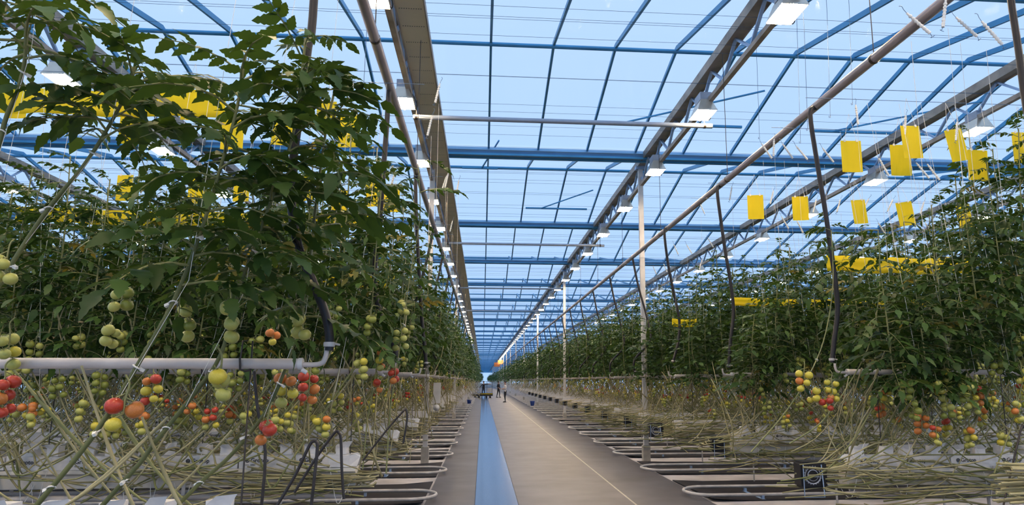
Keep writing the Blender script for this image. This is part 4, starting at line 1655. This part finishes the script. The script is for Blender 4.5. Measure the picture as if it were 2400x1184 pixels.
CARDS = [('yellow sticky card hanging alone left of the overlapping pair', (1996, 366), 7.3, 0), ('yellow sticky card, the lower of the overlapping pair', (2112, 375), 7.4, 0.02),
         ('yellow sticky card, the upper of the overlapping pair', (2135, 332), 7.0, -0.05), ('tilted yellow sticky card beside the bright lamp', (2236, 340), 7.1, -0.2),
         ('yellow sticky card half hidden by the leaves at the right', (2294, 387), 7.4, 0.05), ('yellow sticky card, first from the path in the lower right line', (1771, 485), 9.9, 0),
         ('yellow sticky card, second from the path in the lower right line', (1876, 488), 9.9, 0), ('yellow sticky card in the lower right line with a leafy tip before it', (2012, 496), 9.9, -0.1),
         ('yellow sticky card, fourth from the path in the lower right line', (2119, 501), 9.9, -0.12), ('yellow sticky card among leaves at the right end of the lower line', (2257, 505), 9.9, -0.1),
         ('yellow sticky card at the far right edge behind the leaves', (2396, 345), 7.4, 0),
         ('yellow sticky card left of the thin black hose, by the leafy tip', (818, 306), 7.4, 0), ('yellow sticky card low beside the thin black hose', (796, 474), 9.9, 0.03),
         ('yellow sticky card just left of the thin black hose in the lower line', (874, 455), 10.2, -0.05), ('yellow sticky card just right of the thin black hose', (918, 467), 9.9, 0),
         ('yellow sticky card seen through leaves below the wide ribbon', (545, 310), 7.3, 0), ('yellow sticky card behind the thick black hose', (668, 300), 7.3, 0.1),
         ('yellow sticky card in the left lower line, among dense leaves', (462, 447), 9.8, 0), ('yellow sticky card in the left lower line, outermost from the path', (292, 440), 9.9, 0),
         ('yellow sticky card behind the bending stem', (566, 442), 9.9, 0), ('yellow sticky card right of the thick black hose', (715, 440), 9.9, 0),
         ('yellow sticky card rising behind the ribbon by the left lamp', (318, 250), 8.0, 0), ('yellow sticky card above the ribbon at the left edge', (40, 240), 8.0, 0),
         ('yellow sticky card behind the leaves at the top of the ribbon', (450, 245), 8.0, 0), ('yellow sticky card under the ribbon by the tall stem', (305, 300), 8.0, 0),
         ('yellow sticky card close behind the plant tip near the path', (765, 270), 8.4, 0)]
mb = MB()
n = 5
pv = []
for y in (-0.0012, 0.0012):
    for j in range(2):
        for i in range(n):
            u = i / (n - 1)
            pv.append((-0.11 + 0.22 * u, y + 0.012 * math.sin(u * 3.1) * (1 - j), -0.345 * (1 - j)))
fs = []
for i in range(n - 1):
    fs += [(i, i + 1, n + i + 1, n + i), (2 * n + n + i, 2 * n + n + i + 1, 2 * n + i + 1, 2 * n + i)]
    fs += [(2 * n + i, 2 * n + i + 1, i + 1, i), (n + i, n + i + 1, 3 * n + i + 1, 3 * n + i)]
fs += [(0, n, 3 * n, 2 * n), (n - 1, 3 * n - 1, 4 * n - 1, 2 * n - 1)]
mb.add(pv, fs, False)
card_me = mb.mesh('sticky_sheet', 'yellow')
mb = MB()
mb.box(-0.075, -0.055, -0.006, 0.006, -0.012, 0.012)
mb.box(0.055, 0.075, -0.006, 0.006, -0.012, 0.012)
mb.tube([(-0.065, 0, 0.01), (-0.05, 0, 0.08), (0, 0, 0.3)], 0.0022, 3, False)
mb.tube([(0.065, 0, 0.01), (0.05, 0, 0.08), (0, 0, 0.3)], 0.0022, 3, False)
cclip_me = mb.mesh('card_clip', 'clip')
for lab, (px, py), Y, tl in CARDS:
    w = at_y(px, py, Y)
    t = thing('sticky_card', lab, 'sticky card', (w.x, w.y, w.z + 0.17), 'yellow sticky cards')
    t.rotation_euler = (0, tl, rng.uniform(-0.25, 0.15))
    obj('sheet', card_me, t)
    obj('card_clip', cclip_me, t)


def ribbon(lab, x0, x1, Y, z, h, wob):
    mb = MB()
    n = 24
    r = random.Random(int(abs(x0) * 100))
    P = []
    for y_ in (-0.002, 0.002):
        for i in range(n + 1):
            x = (x1 - x0) * i / n
            s_ = wob * (math.sin(i * 0.7) * 0.5 + math.sin(i * 1.9 + 1) * 0.3)
            for j in range(4):
                v = j / 3
                P.append((x, y_ + 0.025 * math.sin(v * 3.14) + 0.4 * s_ * (v - 0.5), -h / 2 + h * v + s_ * 0.35 - 0.02 * math.sin(math.pi * i / n)))
    N = (n + 1) * 4
    fs = []
    for i in range(n):
        for j in range(3):
            a = i * 4 + j
            fs.append((a, a + 4, a + 5, a + 1))
            fs.append((N + a + 1, N + a + 5, N + a + 4, N + a))
        fs.append((i * 4, N + i * 4, N + i * 4 + 4, i * 4 + 4))
        fs.append((i * 4 + 3, i * 4 + 7, N + i * 4 + 7, N + i * 4 + 3))
    mb.add(P, fs)
    tag(obj('sticky_ribbon', mb.mesh('sticky_ribbon', 'yellow'), None, (x0, Y, z)), lab, 'ribbon', 'yellow sticky ribbons')


ribbon('wide yellow sticky ribbon stretched across the upper left above the second row', -5.6, -2.6, 7.3, 4.55, 0.25, 0.05)
ribbon('yellow sticky ribbon along the third row on the left, seen through leaves', -6.2, -1.5, 10.2, 4.02, 0.2, 0.06)
ribbon('yellow sticky ribbon hanging in the fourth row on the left', -5.5, -1.6, 13.4, 3.6, 0.25, 0.05)
ribbon('yellow sticky ribbon at the top of the third row on the right', 4.7, 6.8, 9.72, 3.44, 0.22, 0.06)
ribbon('yellow sticky ribbon in the fourth row on the right', 4.5, 8.3, 13.0, 3.25, 0.15, 0.04)
ribbon('short yellow sticky ribbon deep between the leaves right of the post', 4.2, 4.78, 16.3, 3.13, 0.17, 0.02)

# lone wires with small hooks hanging from the roof on the right
for i, (px, py0, py1, Y) in enumerate([(1990, 10, 240, 8.4), (1938, 20, 270, 8.6), (1885, 70, 300, 8.2), (1868, 60, 330, 9.2), (1772, 90, 320, 10.5), (860, 60, 210, 7.6)]):
    a, b_ = at_y(px, py0, Y), at_y(px + (8 if px > 1000 else -8), py1, Y)
    t = thing('hanging_wire', ['thin hooked wire hanging beside the white hook line', 'thin hooked wire left of the header pipe bend', 'thin wire hanging right of the nearest lamp',
                               'thin wire hanging behind the nearest lamp', 'thin chain hanging from the lower chord past the second lamp', 'thin wire hanging left of the left header pipe'][i], 'wire', tuple(a), 'thin hanging wires')
    mb = MB()
    mb.tube([(0, 0, 0.8), (0, 0, 0), b_ - a], 0.003, 4)
    obj('wire', mb.mesh('hanging_wire', 'wire'), t)
    mb = MB()
    e = b_ - a
    mb.tube([e, e + Vector((0, 0, -0.03)), e + Vector((-0.015, 0, -0.035)), e + Vector((-0.018, 0, -0.01))], 0.003, 4)
    obj('hook', mb.mesh('wire_hook', 'dark_steel'), t)

# bent steel stem hooks standing in the nearest rows
for i, (px, Y) in enumerate([([(640, 1200), (690, 1118), (725, 1045), (737, 1034), (744, 1044), (739, 1100), (728, 1200)], 4.0),
                             ([(690, 1155), (740, 1075), (783, 1016), (793, 1014), (799, 1030), (801, 1100), (806, 1170)], 4.5),
                             ([(850, 1080), (905, 1010), (946, 963), (952, 961), (954, 985), (945, 1040)], 6.2),
                             ([(612, 1195), (622, 1060), (604, 960), (596, 870)], 4.2), ([(2352, 1184), (2392, 1010), (2400, 1004)], 6.3)]):
    pts = [at_y(x, y, Y) for x, y in px]
    mb = MB()
    mb.tube(spline([p - pts[0] for p in pts], 3), 0.0085, 6)
    tag(obj('stem_hook', mb.mesh('stem_hook', 'dark_steel'), None, tuple(pts[0])),
        ['dark bent steel stem hook at the bottom, left of its taller twin', 'dark bent steel stem hook arching before the slab end', 'dark bent steel stem hook near the stem bundle end',
         'dark steel rod rising to the nearest white pipe', 'grey steel rod at the lower right edge'][i], 'hook', 'steel stem hooks')

# white panels on the first left post
t = thing('control_panel', 'white plastic panel and round valve beside the first left post', 'panel', (-1.02, 17.2, 1.35))
mb = MB()
mb.box(-0.08, 0.08, -0.05, 0.05, 0, 0.45)
obj('case', mb.mesh('panel_case', 'white_paint'), t)
mb = MB()
mb.lathe([(0.0, 0.0), (0.05, 0.0), (0.07, 0.03), (0.07, 0.1), (0.0, 0.13)], 14, Matrix.Translation((0.0, -0.02, -0.1)) @ Matrix.Rotation(math.pi / 2, 4, 'X'))
obj('valve', mb.mesh('panel_valve', 'white_paint'), t)

# ------------------------------------------------------------------ people, trolley, signs, buckets far down the path
def skin_mesh(joints, edges, radii, name, levels=1):
    me = bpy.data.meshes.new(name)
    me.from_pydata(joints, edges, [])
    o = bpy.data.objects.new(name, me)
    col.objects.link(o)
    o.modifiers.new('skin', 'SKIN')
    sub = o.modifiers.new('sub', 'SUBSURF')
    sub.levels = sub.render_levels = levels
    sv_ = me.skin_vertices[0].data
    for i, rr in enumerate(radii):
        sv_[i].radius = rr if isinstance(rr, tuple) else (rr, rr)
    sv_[0].use_root = True
    dg = bpy.context.evaluated_depsgraph_get()
    out = bpy.data.meshes.new_from_object(o.evaluated_get(dg))
    bpy.data.objects.remove(o)
    out.name = name
    for p in out.polygons:
        p.use_smooth = True
    return out


def person(lab, loc, face, top_m, leg_m, arms, legs, hair_long, bag=False):
    """face: heading angle about Z (0 looks to +Y); arms: (elbow, hand) per side, legs: foot offsets per side"""
    t = thing('person', lab, 'person', loc)
    t.rotation_euler = (0, 0, face)
    J = [(0, 0, 0.94), (0, 0.0, 1.10), (0, 0.01, 1.30), (0, 0, 1.44), (0, 0.005, 1.52), (0, 0.02, 1.60), (0, 0.025, 1.70)]
    Rr = [(0.15, 0.10), (0.135, 0.09), (0.165, 0.105), (0.12, 0.08), (0.05, 0.05), (0.072, 0.085), (0.07, 0.085)]
    E = [(0, 1), (1, 2), (2, 3), (3, 4), (4, 5), (5, 6)]
    hands = []
    for i, s_ in enumerate((-1, 1)):
        el, ha = arms[i]
        b0 = len(J)
        J += [(s_ * 0.17, 0, 1.40), el, ha]
        Rr += [0.058, 0.042, 0.03]
        E += [(3, b0), (b0, b0 + 1), (b0 + 1, b0 + 2)]
        hands.append((Vector(el), Vector(ha), s_))
        fx, fy = legs[i]
        b1 = len(J)
        J += [(s_ * 0.10, 0, 0.86), (s_ * 0.11 + fx * 0.5, fy * 0.5 + 0.03, 0.48), (s_ * 0.11 + fx, fy - 0.02, 0.10)]
        Rr += [0.095, 0.062, 0.042]
        E += [(0, b1), (b1, b1 + 1), (b1 + 1, b1 + 2)]
    me = skin_mesh(J, E, Rr, 'person_body')
    for mm in ('skin', top_m, leg_m):
        me.materials.append(M[mm])
    for p in me.polygons:
        c = p.center
        p.material_index = 0
        if c.z < 0.95:
            p.material_index = 2
        elif c.z < 1.47:
            p.material_index = 1
        for el, ha, s_ in hands:
            if (c - ha).length < 0.12 and c.z > 0.6:
                p.material_index = 0
    obj('body', me, t)
    for el, ha, s_ in hands:
        d = (ha - el).normalized()
        sd_ = d.cross(Vector((0, 0, 1)))
        if sd_.length < 0.1:
            sd_ = Vector((0, 1, 0))
        sd_.normalize()
        nrm = sd_.cross(d)
        mb = MB()
        mb.tube([ha - d * 0.01, ha + d * 0.04, ha + d * 0.09], [0.026, 0.036, 0.034], 8)
        for f in range(4):
            b0 = ha + d * 0.085 + sd_ * (f - 1.5) * 0.019
            L = (0.065, 0.075, 0.07, 0.055)[f]
            mb.tube([b0, b0 + d * L * 0.5 - nrm * 0.006, b0 + d * L * 0.85 - nrm * 0.03], [0.009, 0.0085, 0.006], 6)
        b0 = ha + d * 0.03 + sd_ * 0.03
        mb.tube([b0, b0 + d * 0.03 + sd_ * 0.025, b0 + d * 0.06 + sd_ * 0.028], [0.011, 0.01, 0.007], 6)
        obj('hand', mb.mesh('hand', 'skin'), t)
    mb = MB()
    c0 = Vector((0, 0.0, 1.70))
    prof = [(0.001, 0.105), (0.05, 0.095), (0.082, 0.06), (0.095, 0.01), (0.09, -0.03 if not hair_long else -0.12), (0.07, -0.05 if not hair_long else -0.2)]
    mb.lathe(prof, 14, Matrix.Translation(c0) @ Matrix.Diagonal((1, 1.05, 1, 1)))
    # keep the face clear
    keep = [i for i, f in enumerate(mb.f) if not (sum(mb.v[j][1] for j in f) / len(f) > 0.04 and sum(mb.v[j][2] for j in f) / len(f) < 1.735)]
    mb.f = [mb.f[i] for i in keep]
    mb.mi = [mb.mi[i] for i in keep]
    mb.sm = [mb.sm[i] for i in keep]
    obj('hair', mb.mesh('hair', 'hair'), t)
    mb = MB()
    for s_ in (-1, 1):
        mb.lathe([(0.001, 0.009), (0.009, 0.0), (0.001, -0.009)], 8, Matrix.Translation((s_ * 0.03, 0.105, 1.665)))
    mb.box(-0.022, 0.022, 0.10, 0.108, 1.592, 1.60)
    obj('eyes_and_mouth', mb.mesh('eyes_and_mouth', 'ink'), t)
    mb = MB()
    mb.add([(0, 0.10, 1.67), (-0.014, 0.10, 1.625), (0.014, 0.10, 1.625), (0, 0.128, 1.63)], [(0, 1, 3), (0, 3, 2), (1, 2, 3)], False)
    for s_ in (-1, 1):
        mb.lathe([(0.001, -0.03), (0.014, -0.01), (0.016, 0.01), (0.001, 0.03)], 8, Matrix.Translation((s_ * 0.082, 0.015, 1.65)))
    obj('nose_and_ears', mb.mesh('nose_and_ears', 'skin'), t)
    for i, s_ in enumerate((-1, 1)):
        fx, fy = legs[i]
        mb = MB()
        x, y = s_ * 0.11 + fx, fy
        mb.tube([(x, y - 0.07, 0.05), (x, y, 0.06), (x, y + 0.1, 0.045), (x, y + 0.17, 0.035)], [0.04, 0.05, 0.042, 0.03], 8)
        mb.box(x - 0.045, x + 0.045, y - 0.1, y + 0.19, 0.0, 0.02)
        obj('shoe', mb.mesh('shoe', 'black'), t)
    if bag:
        mb = MB()
        mb.box(-0.07, 0.10, 0.13, 0.20, 1.0, 1.28)
        obj('clipboard', mb.mesh('held_clipboard', 'pale_wear'), t)
    return t


person('person in a pale shirt and dark trousers standing on the path with arms folded', (1.97, 65.4, 0), math.pi * 0.62, 'pale_wear', 'dark_wear',
       [((-0.25, 0.02, 1.17), (-0.02, 0.18, 1.16)), ((0.25, 0.02, 1.17), (0.03, 0.2, 1.12))], [(-0.04, 0.08), (0.04, -0.06)], False)
person('person in dark clothes with long dark hair standing behind the person in the pale shirt', (1.76, 83.4, 0), math.pi * 1.3, 'dark_wear', 'dark_wear',
       [((-0.26, -0.02, 1.15), (-0.27, 0.08, 0.92)), ((0.26, -0.02, 1.15), (0.2, 0.2, 1.02))], [(-0.06, 0.06), (0.05, -0.1)], True)
person('person in a dark top and blue trousers behind the trolley, one arm stretched out', (0.12, 83.2, 0), math.pi, 'dark_wear', 'jeans',
       [((-0.38, 0.05, 1.42), (-0.66, 0.08, 1.46)), ((0.3, 0.05, 1.2), (0.36, 0.25, 1.1))], [(-0.04, 0.03), (0.04, 0.0)], False)

t = thing('platform_trolley', 'low dark platform trolley with a yellow stripe across the far path', 'trolley', (0.03, 81.5, 0))
mb = MB()
mb.box(-1.08, 1.08, -0.6, 0.6, 0.22, 0.52)
obj('platform', mb.mesh('platform', 'black'), t)
mb = MB()
mb.box(-0.2, 1.04, -0.612, -0.6, 0.40, 0.47)
obj('yellow_stripe', mb.mesh('yellow_stripe', 'yellow'), t)
mb = MB()
mb.box(-1.04, -0.25, -0.612, -0.6, 0.40, 0.47)
obj('pale_stripe', mb.mesh('pale_stripe', 'white_paint'), t)
for x in (-0.8, -0.4, 0.4, 0.8):
    for y in (-0.45, 0.45):
        mb = MB()
        mb.lathe([(0.001, -0.03), (0.1, -0.03), (0.11, 0), (0.1, 0.03), (0.001, 0.03)], 12, Matrix.Translation((x, y, 0.11)) @ Matrix.Rotation(math.pi / 2, 4, 'X'))
        mb.box(x - 0.03, x + 0.03, y - 0.04, y + 0.04, 0.1, 0.24)
        obj('wheel', mb.mesh('trolley_wheel', 'dark_steel'), t)
mb = MB()
for x in (-0.75, -0.6, 0.45, 1.02):
    mb.bar((x, 0.4, 0.5), (x, 0.4, 1.75), 0.04, 0.04)
mb.bar((-0.75, 0.4, 1.72), (1.02, 0.4, 1.72), 0.04, 0.04)
mb.bar((-0.9, 0.4, 1.15), (1.02, 0.4, 1.15), 0.03, 0.03)
obj('rail_frame', mb.mesh('rail_frame', 'dark_steel'), t)
mb = MB()
mb.box(0.52, 0.98, 0.25, 0.39, 0.6, 1.05)
obj('control_case', mb.mesh('control_case', 'lamp_body'), t)

for i, (px, py, w_) in enumerate([(1165, 855, 0.65), (1173, 849, 0.55)]):
    w = at_y(px, py, 165 - 3 * i)
    t = thing('hanging_sign', ['lower orange board hanging far down the right path edge', 'upper orange board hanging far down the right path edge'][i], 'sign', tuple(w), 'orange hanging boards')
    mb = MB()
    mb.box(-w_, w_, -0.03, 0.03, -0.45, 0.45)
    obj('board', mb.mesh('orange_board', 'orange'), t)
    mb = MB()
    mb.tube([(-w_ * 0.7, 0, 0.45), (-w_ * 0.7, 0, 1.6)], 0.02, 4)
    mb.tube([(w_ * 0.7, 0, 0.45), (w_ * 0.7, 0, 1.6)], 0.02, 4)
    obj('hanger', mb.mesh('board_hanger', 'wire'), t)
for i, (x, y) in enumerate([(-1.0, 58.5), (3.62, 54.8)]):
    t = thing('bucket', ['small blue bucket at the left path edge', 'small blue bucket at the right path edge'][i], 'bucket', (x, y, 0), 'blue buckets')
    mb = MB()
    mb.lathe([(0.001, 0.0), (0.12, 0.0), (0.17, 0.36), (0.185, 0.38), (0.17, 0.39), (0.155, 0.36), (0.11, 0.03), (0.001, 0.03)], 16)
    obj('shell', mb.mesh('bucket_shell', 'blue_bin'), t)
    mb = MB()
    mb.tube([(0.17 * math.cos(a), 0.02, 0.37 + 0.16 * math.sin(a)) for a in [math.pi * i / 8 for i in range(9)]], 0.006, 5)
    obj('bucket_handle', mb.mesh('bucket_handle', 'galv'), t)
